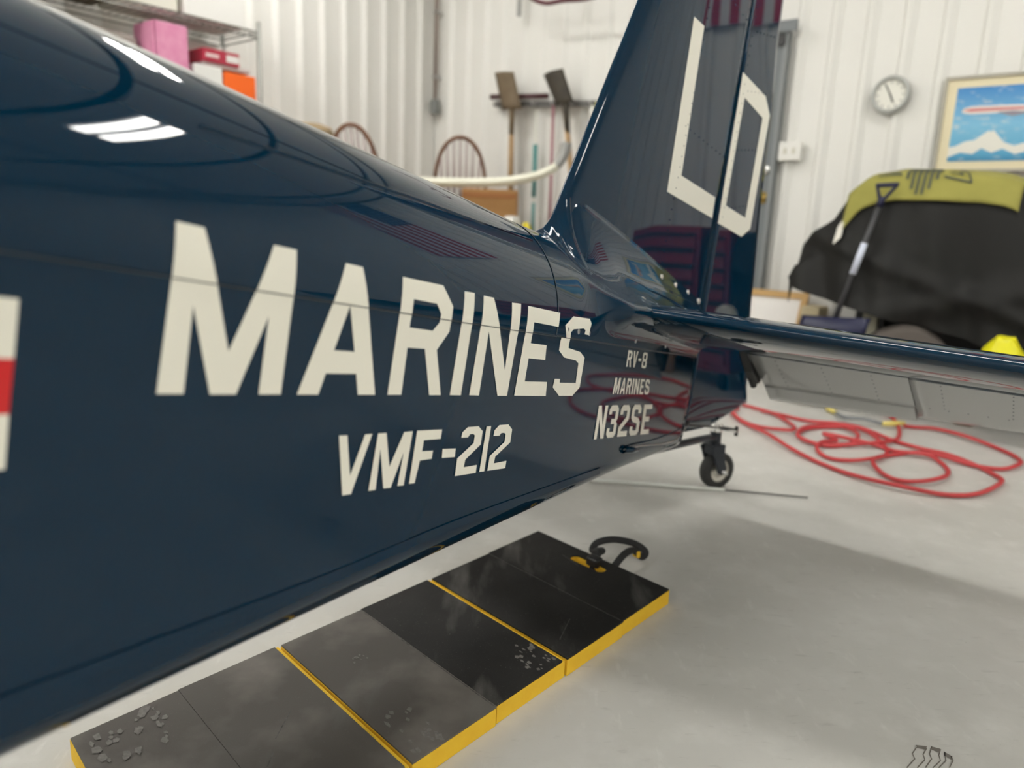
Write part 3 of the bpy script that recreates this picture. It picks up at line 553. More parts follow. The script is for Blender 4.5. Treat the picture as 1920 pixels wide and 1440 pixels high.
# rivet rows on fin, rudder and elevator: too small to pick apart
rv = MB()
def rivet(pos, nrm, r=.0025): rv.lathe(pos, nrm, [(r, -.001), (r*.8, .0007), (0, .0009)], 6)
for u in np.arange(.06, 1.2, .032):
    rivet(finskin(HS+.02, u), PORT); rivet(finskin(HS+.36-.05*u, u), PORT)
    if u > .05: rivet(finskin(HS-.035, u), PORT)
for u0 in (.50, .95):
    for s in np.arange(.09, .42, .035): rivet(finskin(s, u0), PORT)
for u0 in (.35, .55, .75, .95):
    for s in np.arange(-.01, -.18, -.03): rivet(finskin(s, u0-.3*(s)), PORT)
def elev_bot(p, x):
    teu = -.262+.024*(p-.2)/.78; s = (SH-.012)+(ETE[0]-(SH-.012))*x; u = uHG(p)+(teu-uHG(p))*x; hh = stab_half(SH, p)*.98; t = .002+(hh-.002)*(1-x)
    d = np.array([ETE[0]-SH, teu-uHG(p)]); d /= np.linalg.norm(d); nr = np.array([d[1], -d[0]]); nr = nr if nr[1] > 0 else -nr
    return Bw(s-nr[0]*t, p, u-nr[1]*t), -(-nr[0]*AFT+nr[1]*UPB)
for p in (.32, .46, .60, .78, .95, 1.12):
    for x in np.arange(.12, .68, .09): q, nn = elev_bot(p, x); rivet(q, nn, .0024)
for p in np.arange(.74, 1.3, .05): q, nn = elev_bot(p, .7); rivet(q, nn, .0024)
r_ = rv.build('rivet_rows', NAVY, plane); r_['kind'] = 'stuff'
# dark joint lines between the skin sheets
JOINT = mat('dark_joint_sealer', (.035, .04, .045), .5)
def strip(rows_, w=.0009):
    m = MB(); m.grid(rows_, smooth=False); return m
sl_ = []
for s in np.linspace(1.168, 3.0, 60): sl_.append([Bw(s, W_(s)+.0018, US(s)-.0040+d) for d in (-.0008, .0006)])
strip(sl_).build('skin_joint', JOINT, plane)
sl_ = []
for s in np.linspace(.45, 1.168, 40): sl_.append([Bw(s, W_(s)+.0030, US(s)-.0030+d) for d in (-.0008, .0006)])
strip(sl_).build('skin_joint', JOINT, plane)
sl_ = []
for t in np.linspace(0, math.pi, 50): sl_.append([Bw(1.1725+d, (W_(1.17)+.0022)*math.cos(t), US(1.17)+(UT(1.17)+.0022-US(1.17))*math.sin(t)) for d in (-.0014, .0014)])
strip(sl_).build('skin_joint', JOINT, plane)
# lower skin lap and rub strip
LS = [(2.9, -.66), (1.9542, -.5929), (1.7146, -.5736), (1.4545, -.5447), (1.146, -.5205), (.7962, -.4958)]
lap = MB(); pts = catmull([(*q, 0) for q in LS], 10)[:, :2]
lap.grid([[Bw(s, float(side_p(s, u)) + o, u+d) for d, o in ((.004, -.002), (.004, .0012), (-.012, .0012), (-.012, -.002))] for s, u in pts], smooth=False)
lap.build('skin_lap', NAVY, plane)
# thin stringer edge on the turtledeck
pts = [(2.0, -.03), (1.746, -.019), (1.611, -.013), (1.409, -.008), (1.2, .0)]
MB().grid([[Bw(s, float(side_p(s, u))+o, u+d) for d, o in ((.003, .0005), (.002, .0028), (-.002, .0022), (-.003, .0005))] for s, u in catmull([(*q, 0) for q in pts], 10)[:, :2]], smooth=False).build('skin_lap', NAVY, plane)
# tail wheel
TW = np.array([.833, 2.817, 0])
AX = A_*math.cos(.45)+PORT*math.sin(.45); WS = np.cross(Zv, AX)*-1          # rolling direction, axle direction (to port)
tc = TW+Zv*.076
sp = [Bw(.42, 0, -.50), Bw(.2, 0, -.50), TW-A_*.14+Zv*.235, TW-A_*.045+Zv*.215]
MB().tube(catmull(sp, 6), [.014]*18+[.011], 10).build('tailwheel_spring', mat('dark_spring_steel', (.03, .04, .055), .35, .5), plane)
fork = MB().tube([TW-A_*.045+Zv*.19, TW-A_*.045+Zv*.25], .022, 14)
fork.box(TW-A_*.04+Zv*.172, (.03, .028, .02), (AX, WS, Zv))
for sgn in (1, -1):
    fork.prism([(-.065, .10), (-.02, .115), (.02, .012), (.0, -.014), (-.022, -.006)], TW+WS*sgn*.034+Zv*.076-WS*.004, AX, Zv, WS, .008)
fork = fork.build('tailwheel_fork', mat('dark_blue_grey_metal', (.03, .035, .045), .35, .4), plane, bevel=.002)
MB().lathe(tc, WS, [(.046, -.022), (.062, -.026), (.073, -.018), (.0765, 0), (.073, .018), (.062, .026), (.046, .022)], 36).build('tire', RUBBER, fork)
MB().lathe(tc, WS, [(0, -.026), (.012, -.026), (.016, -.012), (.04, -.016), (.047, -.022), (.047, .022), (.04, .016), (.016, .012), (.012, .026), (0, .026)], 28).build('hub', mat('brushed_aluminium', (.6, .58, .53), .35, .9), fork)
MB().tube([tc-WS*.05, tc+WS*.06], .006, 8).build('axle', STEEL, fork)
MB().box(TW-A_*.045+Zv*.262, (.012, .085, .006), (A_, PORT, Zv)).lathe(TW-A_*.045+Zv*.245, Zv, [(.024, 0), (.024, .03), (0, .034)], 16).build('steering_arm', CHROME, plane, bevel=.002)
MB().lathe(TW-A_*.045+PORT*.08+Zv*.255, Zv, [(.007, -.012), (.007, .024), (0, .026)], 10).build('arm_bolt', BLACK, plane)
for sd in (1, -1):
    MB().tube([TW-A_*.045+PORT*sd*.08+Zv*.268, Bw(.06, sd*.055, -.40), Bw(.04, sd*.06, -.385)], .0035, 6).build('steering_link', BLACK, plane)
MB().tube(catmull([Bw(.66, W_(.66)+.0, -.452), Bw(.58, W_(.58)+.006, -.445), Bw(.3, W_(.3)+.02, -.44), Bw(.08, .07, -.40)], 6), .0022, 6).build('rudder_cable', STEEL, plane)
MB().lathe(Bw(.655, W_(.655)-.004, -.452), -AFT*-1+PORT*.25, [(.011, -.0), (.010, .03), (.004, .06), (0, .062)], 12).build('cable_fairing', NAVY, plane)

# ------------------------------------------------------------ folding kneeling mat on the floor
A0 = np.array([.105, 2.208]); Wm = np.array([.70, -.714]); Lm = np.array([-.655, -.756])
def MP(a, b, z): q = A0+a*Wm+b*Lm; return np.array([q[0], q[1], z])
kmat = thing('kneeling_mat', 'long folding black kneeling mat with yellow foam edges lying beside the airplane', 'mat', MP(.25, .68, 0))
MATTOP = mat_top_material(); MATLIT = mat_top_material((.085, .077, .069))  # paler copy paints in the lit part past the tailplane's shadow edge
CR = [0, .2325, .467, .70, .929, 1.16, 1.364]
WX = np.array([Wm[0], Wm[1], 0]); LX = np.array([Lm[0], Lm[1], 0])
slot = [(.25+math.copysign(.044, math.cos(t))+.019*math.cos(t), .056+.019*math.sin(t)) for t in np.linspace(.01, 2*np.pi+.01, 24, endpoint=False)]
def slab(poly, hole, z0, z1):
    bm = bmesh.new()
    for L in ([poly] + ([hole] if hole else [])):
        vs = [bm.verts.new(MP(a, b, z0)) for a, b in L]
        for i in range(len(vs)): bm.edges.new((vs[i], vs[(i+1) % len(vs)]))
    bmesh.ops.triangle_fill(bm, use_beauty=True, edges=bm.edges[:], normal=(0, 0, 1))
    r_ = bmesh.ops.extrude_face_region(bm, geom=bm.faces[:])
    for v in [g for g in r_['geom'] if isinstance(g, bmesh.types.BMVert)]: v.co.z = z1
    bm.verts.index_update()
    m = MB().add([v.co for v in bm.verts], [[v.index for v in f.verts] for f in bm.faces]); bm.free(); return m
for i in range(6):
    b0, b1 = CR[i]+.0028, CR[i+1]-.0028
    if i == 0: b0 = 0
    sk = .003*(i % 2)-.0015                                # the sections do not line up perfectly
    foam = slab([(sk, b0), (.5+sk, b0), (.5+sk, b1), (sk, b1)], slot if i == 0 else None, .001, .041).build('mat_section', YFOAM, kmat)
    c0 = b0+(.009 if i in (2, 4) else .0012); c1 = b1-(.001 if i in (1, 3) else .0012)
    if i in (0, 2, 4): c1 = b1+.0026
    if i in (1, 3, 5): c0 = b0-.0020
    slab([(sk+.001, c0), (.499+sk, c0), (.499+sk, c1), (sk+.001, c1)], slot if i == 0 else None, .041, .045).build('top_cover', MATTOP if i < 3 else MATLIT, foam, label=None if i < 3 else 'worn grey cover with lit tone painted in')
# worn chips, a pale smear and pressed fold lines on the covers
rs = random.Random(3); sm_ = MB()
def chip(a, b, r):
    n = rs.choice((4, 5)); t0 = rs.random()*6; st_ = rs.uniform(.35, .8)
    sm_.add([MP(a+r*math.cos(t0+k*2*math.pi/n)*rs.uniform(.6, 1.2), b+r*st_*math.sin(t0+k*2*math.pi/n)*rs.uniform(.6, 1.2), .0452+.00002*len(sm_.f)) for k in range(n)], [tuple(range(n))])
for _ in range(26): chip(rs.uniform(.38, .492), rs.uniform(.485, .56), rs.uniform(.004, .011))
for _ in range(22): chip(rs.uniform(.36, .492), rs.uniform(.835, .915), rs.uniform(.004, .012))
for _ in range(34): chip(rs.uniform(.008, .13), rs.uniform(1.20, 1.35), rs.uniform(.005, .014))
for _ in range(10): chip(rs.uniform(.16, .19), rs.uniform(.80, .84), rs.uniform(.003, .007))
o = sm_.build('worn_chips', mat('bare_worn_vinyl', (.19, .18, .165), .7, noise=(150, (.11, .10, .095), .25)), kmat); o['kind'] = 'stuff'
fl_ = MB()
for b in (CR[1], CR[3]): fl_.add([MP(.004, b+.003, .0453), MP(.496, b+.003, .0453), MP(.496, b+.006, .0453), MP(.004, b+.006, .0453)], [(0, 1, 2, 3)])
for a0_, b0_, a1_, b1_ in ((.30, 1.10, .40, 1.20), (.33, 1.18, .36, 1.30), (.22, 1.02, .27, 1.08), (.16, .07, .24, .09), (.40, .33, .44, .42)):
    q = np.array([b1_-b0_, -(a1_-a0_)]); q = q/np.hypot(*q)*.0012
    fl_.add([MP(a0_+q[0], b0_+q[1], .0453), MP(a1_+q[0], b1_+q[1], .0453), MP(a1_-q[0], b1_-q[1], .0453), MP(a0_-q[0], b0_-q[1], .0453)], [(0, 1, 2, 3)])
fl_.build('fold_line', mat('scratched_vinyl', (.11, .105, .098), .7, noise=(90, (.03, .028, .026), .2)), kmat)
# black webbing strap through the slot
P = catmull([(.255, 1.985, .012), (.262, 2.0, .034), (.275, 2.02, .062), (.29, 2.05, .058), (.268, 2.10, .035), (.285, 2.125, .05), (.337, 2.142, .055), (.40, 2.142, .045), (.436, 2.132, .024), (.424, 2.118, .012), (.39, 2.09, .045), (.355, 2.045, .05), (.318, 1.995, .03), (.30, 1.975, .012)], 8)
def ribbon(P, w, side):
    rows = []
    for i, p in enumerate(P):
        rows.append([p+side[i]*w, p-side[i]*w])
    return rows
T = np.gradient(P, axis=0); T /= np.linalg.norm(T, axis=1)[:, None]
sd = np.cross(T, np.array([.16, .80, -.55])); sd /= np.linalg.norm(sd, axis=1)[:, None]
st = MB().grid(ribbon(P, .0105, sd)).build('carry_strap', mat('black_webbing', (.018, .018, .018), .75), kmat, fix=False)
md = st.modifiers.new('thick', 'SOLIDIFY'); md.thickness = .0025; md.offset = 0
MB().box(np.array([.262, 1.995, .05]), (.022, .016, .014), (WX/np.linalg.norm(WX), LX/np.linalg.norm(LX), Zv)).build('strap_knot', BLACK, kmat, bevel=.006)
MB().box(np.array([.405, 2.108, .026]), (.012, .006, .010), (WX/np.linalg.norm(WX), LX/np.linalg.norm(LX), Zv)).build('strap_tab', YFOAM, kmat, label='yellow end tab', bevel=.003)

# ------------------------------------------------------------ floor marks and loose things
tm = MB()
for L in TREADS:
    Q = np.array(L); d = np.gradient(Q, axis=0); d /= np.linalg.norm(d, axis=1)[:, None]; nn = np.stack([-d[:, 1], d[:, 0]], 1)*.0011
    for i in range(len(Q)-1): tm.add([(*(Q[i]+nn[i]), .0008), (*(Q[i+1]+nn[i+1]), .0008), (*(Q[i+1]-nn[i+1]), .0008), (*(Q[i]-nn[i]), .0008)], [(0, 1, 2, 3)])
for L in TBLOCK: tm.add([(*q, .0008) for q in L], [(0, 1, 2, 3)])
o = tm.build('tread_print', mat('dark_rubber_mark', (.16, .145, .125), .8), floor)
HOSEM = mat('red_rubber_hose', (.50, .045, .05), .45)
def lift(P, base=.010): 
    P = np.array(P); t = np.arange(len(P)); z = base+.016*(.5+.5*np.sin(t*1.7))
    return np.c_[P, z]
hz = thing('air_hose', 'red air hose lying in loose coils on the floor behind the tail wheel', 'hose', (1.8, 3.4, 0))
hp = np.concatenate([lift(HOSE_A), lift(HOSE_B)])
MB().tube(smooth_path(catmull(hp, 9), 12), .0098, 9).build('hose_coil', HOSEM, hz)
MB().tube(smooth_path(catmull(lift(HOSE_C+HOSE_D), 9), 12), .0098, 9).build('hose_coil', HOSEM, hz)
MB().tube([(1.8, 3.86, .02), (2.10, 3.862, .022)], .004, 6)
ac = thing('air_fitting', 'grey air line with pale yellow ends lying among the red hose coils', 'air line', (1.95, 3.95, 0))
MB().tube(catmull([(1.87, 4.12, .02), (1.855, 3.98, .03), (1.94, 3.938, .035), (2.01, 3.865, .03)], 6), .009, 8).build('line', mat('grey_rubber', (.16, .17, .18), .6), ac)
YP = mat('pale_yellow_plastic', (.70, .58, .16), .5)
MB().tube([(1.862, 4.217, .02), (1.868, 4.12, .022)], [.016, .012], 10).build('yellow_end', YP, ac)
MB().tube([(2.01, 3.865, .03), (2.08, 3.88, .03), (2.148, 3.90, .03)], [.012, .016, .011], 10).build('yellow_end', YP, ac)
rd = MB().tube([(.30, 2.83, .010), (.36974, 2.8146, .010), (.832, 2.775, .008), (.86, 2.772, .007)], .0075, 8, m=0).tube([(.86, 2.772, .007), (1.174, 2.729, .006)], .0028, 8, m=1)
tag(rd.build('thin_rod', [mat('pale_fibreglass', (.72, .74, .70), .35), BLACK], root=(.75, 2.78, 0)), 'thin pale rod with a dark thin end lying on floor by the tail wheel', 'rod')

# ------------------------------------------------------------ things on and by the far walls
KB[0] = 1.115; NB = 4.95
ck = thing('wall_clock', 'round wall clock with grey rim and white face on the ribbed wall', 'clock', R(-1.225, NB, 1.835))
MB().lathe(R(-1.225, NB, 1.835), -Nv, [(.106, 0), (.108, .03), (.1, .045), (.086, .042), (.082, .03)], 40).build('rim', mat('grey_clock_rim', (.42, .43, .41), .35, .3), ck)
MB().lathe(R(-1.225, NB, 1.835), -Nv, [(.085, .028), (0, .028)], 40).build('face', mat('clock_face', (.80, .79, .72), .5), ck)
for ang, ln, wd_ in ((math.radians(155), .048, .004), (math.radians(-28), .06, .003)):
    d = math.sin(ang)*Ev+math.cos(ang)*Zv; q = np.cross(d, Nv)
    MB().box(R(-1.225, NB-.032, 1.835)+d*ln*.42, (wd_, .0015, ln*.6), (q, Nv, d)).build('hand', DARKG, ck)
for k in range(12):
    d = math.sin(k*math.pi/6)*Ev+math.cos(k*math.pi/6)*Zv; q = np.cross(d, Nv)
    MB().box(R(-1.225, NB-.030, 1.835)+d*.07, (.0022, .001, .006), (q, Nv, d)).build('hour_mark', DARKG, ck)
sw = thing('thermostat', 'small white control box on the wall beside the grey door', 'switch', R(-1.77, NB, 1.53))
MB().rbox(-1.845, -1.70, NB-.05, NB, 1.475, 1.59).build('housing', WHITEP, sw, bevel=.006)
for e in (-1.80, -1.745): MB().rbox(e-.008, e+.008, NB-.058, NB-.05, 1.515, 1.55).build('rocker', mat('ivory', (.62, .6, .5), .5), sw, bevel=.002)
# framed print
pc = thing('framed_print', 'cream framed print of an airliner flying over snowy mountains on the wall', 'picture', R(-.60, NB, 1.65))
e0, e1, z0, z1 = -.935, -.27, 1.405, 1.895
CREAM = mat('cream_mount', (.78, .70, .48), .6)
MB().rbox(e0, e1, NB-.018, NB-.003, z0, z1).build('backing', CREAM, pc)
frm = MB()
for a, b, c_, d in ((e0-.012, e0+.004, z0-.012, z1+.012), (e1-.004, e1+.012, z0-.012, z1+.012), (e0, e1, z0-.012, z0+.004), (e0, e1, z1-.004, z1+.012)): frm.rbox(a, b, NB-.03, NB-.002, c_, d)
frm.build('frame', mat('grey_picture_frame', (.42, .40, .33), .4), pc)
pe0, pe1, pz0, pz1 = -.88, -.325, 1.452, 1.845
skm = bpy.data.materials.new('print_sky'); skm.use_nodes = True; nt = skm.node_tree
tc_ = nt.nodes.new('ShaderNodeTexCoord'); sx = nt.nodes.new('ShaderNodeSeparateXYZ'); nt.links.new(tc_.outputs['Generated'], sx.inputs[0])
cr = nt.nodes.new('ShaderNodeValToRGB'); nt.links.new(sx.outputs[2], cr.inputs[0])
for i, (p_, c_) in enumerate(((0, (.02, .22, .42)), (.12, (.09, .38, .6)), (.5, (.20, .50, .72)), (1, (.03, .22, .55)))):
    e = cr.color_ramp.elements[i] if i < 2 else cr.color_ramp.elements.new(p_)
    e.position = p_; e.color = (*c_, 1)
nz = nt.nodes.new('ShaderNodeTexNoise'); nz.inputs['Scale'].default_value = 5; nz.inputs['Detail'].default_value = 6
mpn = nt.nodes.new('ShaderNodeMapping'); mpn.inputs['Scale'].default_value = (1.2, 1.2, 3.5); nt.links.new(tc_.outputs['Generated'], mpn.inputs[0]); nt.links.new(mpn.outputs[0], nz.inputs['Vector'])
mr = nt.nodes.new('ShaderNodeMapRange'); mr.inputs[1].default_value = .55; mr.inputs[2].default_value = .72; mr.inputs[4].default_value = .6; nt.links.new(nz.outputs['Fac'], mr.inputs[0])
mx = nt.nodes.new('ShaderNodeMix'); mx.data_type = 'RGBA'; mx.inputs[7].default_value = (.75, .74, .66, 1); nt.links.new(cr.outputs[0], mx.inputs[6]); nt.links.new(mr.outputs[0], mx.inputs[0])
nt.links.new(mx.outputs[2], nt.nodes['Principled BSDF'].inputs['Base Color']); nt.nodes['Principled BSDF'].inputs['Roughness'].default_value = .4
MB().rbox(pe0, pe1, NB-.0195, NB-.018, pz0, pz1).build('print', skm, pc)
def flat(name, poly, off, m, parent): return MB().prism(poly, R(0, NB-off, 0), Ev, Zv, -Nv, .0008, 0).build(name, m, parent)
flat('print_mountain', [(pe0, 1.475), (pe0, 1.53), (-.85, 1.535), (-.80, 1.56), (-.76, 1.565), (-.70, 1.612), (-.685, 1.608), (-.675, 1.615), (-.65, 1.585), (-.62, 1.55), (-.57, 1.53), (-.52, 1.545), (-.46, 1.52), (-.40, 1.54), (pe1, 1.51), (pe1, 1.47), (-.5, 1.50), (-.56, 1.485), (-.62, 1.515), (-.67, 1.495), (-.72, 1.52), (-.76, 1.49), (-.82, 1.50)], .0203, mat('print_snow', (.80, .79, .72), .5), pc)
flat('print_airliner', [(-.845, 1.715), (-.835, 1.735), (-.80, 1.745), (-.60, 1.742), (-.45, 1.735), (-.42, 1.785), (-.40, 1.785), (-.405, 1.722), (-.45, 1.712), (-.56, 1.70), (-.58, 1.69), (-.63, 1.692), (-.64, 1.702), (-.80, 1.703)], .0203, mat('print_white', (.8, .74, .70), .5), pc)
flat('print_stripe', [(-.84, 1.725), (-.80, 1.733), (-.46, 1.727), (-.46, 1.718), (-.80, 1.716)], .0212, mat('print_pink', (.62, .20, .20), .5), pc)
flat('print_wing', [(-.68, 1.708), (-.60, 1.712), (-.50, 1.70), (-.60, 1.684)], .0215, mat('print_grey', (.30, .28, .34), .5), pc)
# leaning framed board at the foot of the wall
bd = thing('leaning_board', 'white board in a pale wooden frame leaning against the wall by the grill', 'board', R(-1.72, NB-.2, 0))
ax3 = (Ev, (Nv*.97+Zv*-.24), (Zv*.97+Nv*.24))
MB().box(R(-1.75, NB-.16, .32), (.19, .006, .30), ax3).build('panel', mat('white_board', (.80, .77, .74), .5), bd)
fr = MB()
fr.box(R(-1.75, NB-.165, .32)+ax3[2]*.315, (.225, .014, .022), ax3).box(R(-1.75, NB-.165, .32)-ax3[2]*.315, (.225, .014, .022), ax3)
for s_ in (-1, 1): fr.box(R(-1.75+s_*.205, NB-.165, .32), (.02, .014, .30), ax3)
fr.build('frame', mat('honey_wood', (.50, .30, .10), .5), bd)
bx = MB().rbox(-1.52, -1.40, NB-.24, NB-.06, 0, .58); tag(bx.build('paper_sack', mat('tan_paper', (.55, .47, .30), .8), root=R(-1.46, NB-.15, 0), bevel=.015), 'upright tan paper sack standing between the leaning board and the grill', 'bag')
# covered grill
gr = thing('covered_grill', 'barbecue grill under a loose black fabric cover against the back wall', 'grill', R(-.55, 4.2, 0))
gE = [-1.385, -1.36, -1.30, -1.20, -1.13, -1.05, -.90, -.72, -.55, -.46, -.405, -.33, -.22, .08, .12]
gT = [.80, .99, 1.06, 1.125, 1.24, 1.31, 1.335, 1.33, 1.32, 1.305, 1.285, 1.17, 1.06, 1.0, .80]
gB = [.79, .74, .725, .70, .685, .67, .64, .605, .575, .55, .535, .51, .48, .46, .46]
def cover(E, t, off=0.):
    zt, zb = np.interp(E, gE, gT), np.interp(E, gE, gB)
    nf, nb = 4.17, 4.80
    if E < -1.1: nf += (-1.1-E)*.35
    # t 0..1 hem to shoulder, 1..2 over the top to the back
    pts = [(nf-.05, zb), (nf-.01, zb+(zt-zb)*.45), (nf+.02, zt-.16), (nf+.07, zt-.03), (nf+.20, zt), (nb-.1, zt-.01), (nb, zt-.1), (nb, zb+.05)]
    tt = [0, .4, .75, .95, 1.1, 1.7, 1.8, 2.0]
    n_ = np.interp(t, tt, [p[0] for p in pts]); z_ = np.interp(t, tt, [p[1] for p in pts])
    w = np.sin(E*13+1.2*math.sin(E*5+t*3))*.5+np.sin(E*29+t*4+1)*.25
    a = max(0., 1-t)
    n_ -= .08*w*a**.8*(1 if E > -1.1 else .5)
    # diagonal swags in the front
    n_ -= .03*math.exp(-((z_-(.82+.25*(E+.2)))/.06)**2)*(t < 1) + .025*math.exp(-((z_-(1.02-.35*(E+1.3)))/.04)**2)*(t < 1)
    return R(E*1.05, n_-off, 1+(z_-1)*1.05+off*.8)
EE = np.linspace(-1.385, -.12, 90); TT = np.concatenate([np.linspace(0, 1.1, 40), np.linspace(1.12, 2, 14)])
cv = MB(); G = np.array([[cover(E, t) for t in TT] for E in EE]); cv.grid(G)
for i in (0, -1): 
    k = len(TT)
cv.f.append([j for j in range(len(TT))][::-1]); cv.m.append(0); cv.sm.append(False)
cv.f.append([(len(EE)-1)*len(TT)+j for j in range(len(TT))]); cv.m.append(0); cv.sm.append(False)
BLKFAB = mat('black_cover_fabric', (.0085, .0085, .0075), .6, 0, .3, bump=(60, .2, .003))
cv.build('cover', BLKFAB, gr)
MB().rbox(-1.2, -.22, 4.74, 4.76, .0, .72).build('dark_backing', BLACK, gr)  # black sheet put in for the shade beneath the cover
for e, n in ((-1.05, 4.32), (-.26, 4.32), (-1.05, 4.7), (-.26, 4.7)): MB().rbox(e-.02, e+.02, n-.02, n+.02, .10, .72).build('leg', BLACK, gr)
MB().rbox(-1.1, -.24, 4.3, 4.72, .14, .17).build('bottom_shelf', BLACK, gr)
MB().rbox(-.50, -.12, 3.86, 4.32, .425, .45).build('side_shelf', BLACK, gr)
MB().rbox(-1.15, -.2, 4.3, 4.72, .66, .95).build('firebox', mat('black_enamel', (.01, .01, .01), .3), gr)
for e in (-1.05, -.26):
    for n in (4.32, 4.7): MB().lathe(R(e, n, .05), Ev, [(0, -.02), (.04, -.02), (.05, -.012), (.05, .012), (.04, .02), (0, .02)], 16).build('caster', RUBBER, gr)
tk = MB().rbox(-1.03, -.96, 4.22, 4.26, .0, .64); tag(tk.build('upright_pole', mat('pale_post', (.52, .50, .38), .6), root=R(-.99, 4.24, .0)), 'pale upright post seen in the dark gap below the grill cover', 'post')
tw = MB().lathe(R(-.80, 4.16, .35), R(.25, -.97)/1., [(.13, -.05), (.2, -.055), (.235, -.03), (.235, .03), (.2, .055), (.13, .05)], 40)
tag(tw.build('spare_tire', mat('dusty_grey_rubber', (.095, .08, .07), .8), root=R(-.80, 4.16, .1)), 'dusty grey tire standing in front of the covered grill', 'tire')
wb = MB().rbox(-.545, -.45, 4.22, 4.275, .0, .40); tag(wb.build('wood_block', mat('brown_wood', (.20, .12, .07), .6), root=R(-.49, 4.27, 0), bevel=.02), 'brown wooden block standing in the shadow under the black cover', 'block')
# yellow cloth over the cover
tE = np.linspace(-1.13, -.40, 40)
def cloth(E, v):                                          # v 0 lower front edge .. 1 over the top
    lo = np.interp(E, [-1.13, -1.08, -.98, -.7, -.40], [.62, .72, .755, .765, .775])
    return cover(E, lo+(1.5-lo)*v, .014)
yc = thing('yellow_cloth', 'olive yellow cloth with a dark winged shield draped over the black grill cover', 'cloth', cover(-.77, 1.2, .014))
ym = MB().grid([[cloth(E, v) for v in np.linspace(0, 1, 26)] for E in tE])
yo = ym.build('cloth', mat('olive_yellow_fleece', (.34, .315, .075), .9, bump=(90, .3, .002), noise=(7, (.28, .26, .06), .3)), yc)
md = yo.modifiers.new('thick', 'SOLIDIFY'); md.thickness = .006; md.offset = 1
EMB = mat('dark_olive_print', (.075, .085, .06), .8)
def cl2(E, v): return cloth(E, v)+(-Nv*.75+Zv*.66)*.012
em = MB(); shE = np.linspace(-.875, -.735, 12)
for i in range(11):
    if i % 2 == 1: continue
    for j in range(6):
        a, b = shE[i], shE[i+1]
        def vv(E): 
            x = abs((E+.805)/.07); return (.03+.16*x**2)
        lo = max(vv(a), vv(b)); hi = .33
        v0, v1 = lo+(hi-lo)*j/6, lo+(hi-lo)*(j+1)/6
        em.add([cl2(a, v0), cl2(b, v0), cl2(b, v1), cl2(a, v1)], [(0, 1, 2, 3)])
for j in range(10): 
    a, b = np.linspace(-.875, -.735, 11)[j:j+2]; em.add([cl2(a, .33), cl2(b, .33), cl2(b, .40), cl2(a, .40)], [(0, 1, 2, 3)])
def stroke(pts, w=.012):
    P2 = np.array(pts)
    for i in range(len(P2)-1):
        n_ = 6
        for k in range(n_):
            a = P2[i]+(P2[i+1]-P2[i])*k/n_; b = P2[i]+(P2[i+1]-P2[i])*(k+1)/n_; d = (b-a); L = np.hypot(d[0], d[1]*.4); 
            q = np.array([-d[1]*.4, d[0]])/L*w*np.array([.6, 1.6])
            em.add([cl2(*(a+q*.5)), cl2(*(b+q*.5)), cl2(*(b-q*.5)), cl2(*(a-q*.5))], [(0, 1, 2, 3)])
stroke([(-.715, .22), (-.60, .17), (-.625, .30), (-.66, .40), (-.70, .36)]); stroke([(-.70, .28), (-.64, .24), (-.66, .33)]); stroke([(-.895, .24), (-1.0, .27), (-.97, .36), (-.90, .42)]); stroke([(-.91, .30), (-.96, .32)])
em.build('emblem', EMB, yc, fix=True)
MB().grid([[cloth(E, v)+(-Nv)*.006 for v in np.linspace(-.12, .16, 5)] for E in (-1.155, -1.14, -1.122)]).build('white_border', mat('white_cloth', (.75, .73, .66), .85), yc, label='white edge strip')
# blue snow shovel leaning on the grill
sh = thing('snow_shovel', 'snow shovel with blue D grip leaning upright in front of the black grill cover', 'shovel', R(-1.13, 4.12, 0))
BLUEP = mat('blue_plastic', (.005, .007, .042), .4)
sa, sb = R(-1.135, 4.06, .55), R(-1.0, 4.12, 1.185)
MB().tube([sa, sb], .0145, 12).build('shaft', mat('dark_grey_shaft', (.045, .045, .05), .4), sh)
dv = (sb-sa)/np.linalg.norm(sb-sa); q1 = sa+(sb-sa)*.43; q2 = sa+(sb-sa)*.68
MB().tube([q1, q2], .0168, 14).build('paper_label', mat('pale_blue_label', (.62, .66, .78), .5), sh, label='white and blue paper label')
g0 = sb; gx = Ev*.985+Zv*.05
MB().tube([g0-dv*.02, g0+dv*.03], [.019, .016], 12).tube(catmull([g0, g0+dv*.05-gx*.028, g0+dv*.085-gx*.045], 4), .0085, 8).tube(catmull([g0, g0+dv*.05+gx*.028, g0+dv*.085+gx*.045], 4), .0085, 8).tube([g0+dv*.088-gx*.052, g0+dv*.088+gx*.052], .012, 10).build('grip', BLUEP, sh)
rows = []
for v in np.linspace(0, 1, 8):
    rows.append([sa+gx*x*.175+dv*(.05-.52*v)-Nv*(.03*math.cos(x*1.4)-.0) +Nv*.02*v for x in np.linspace(-1, 1, 12)])
bl = MB().grid(rows).build('blade', BLUEP, sh); md = bl.modifiers.new('thick', 'SOLIDIFY'); md.thickness = .004
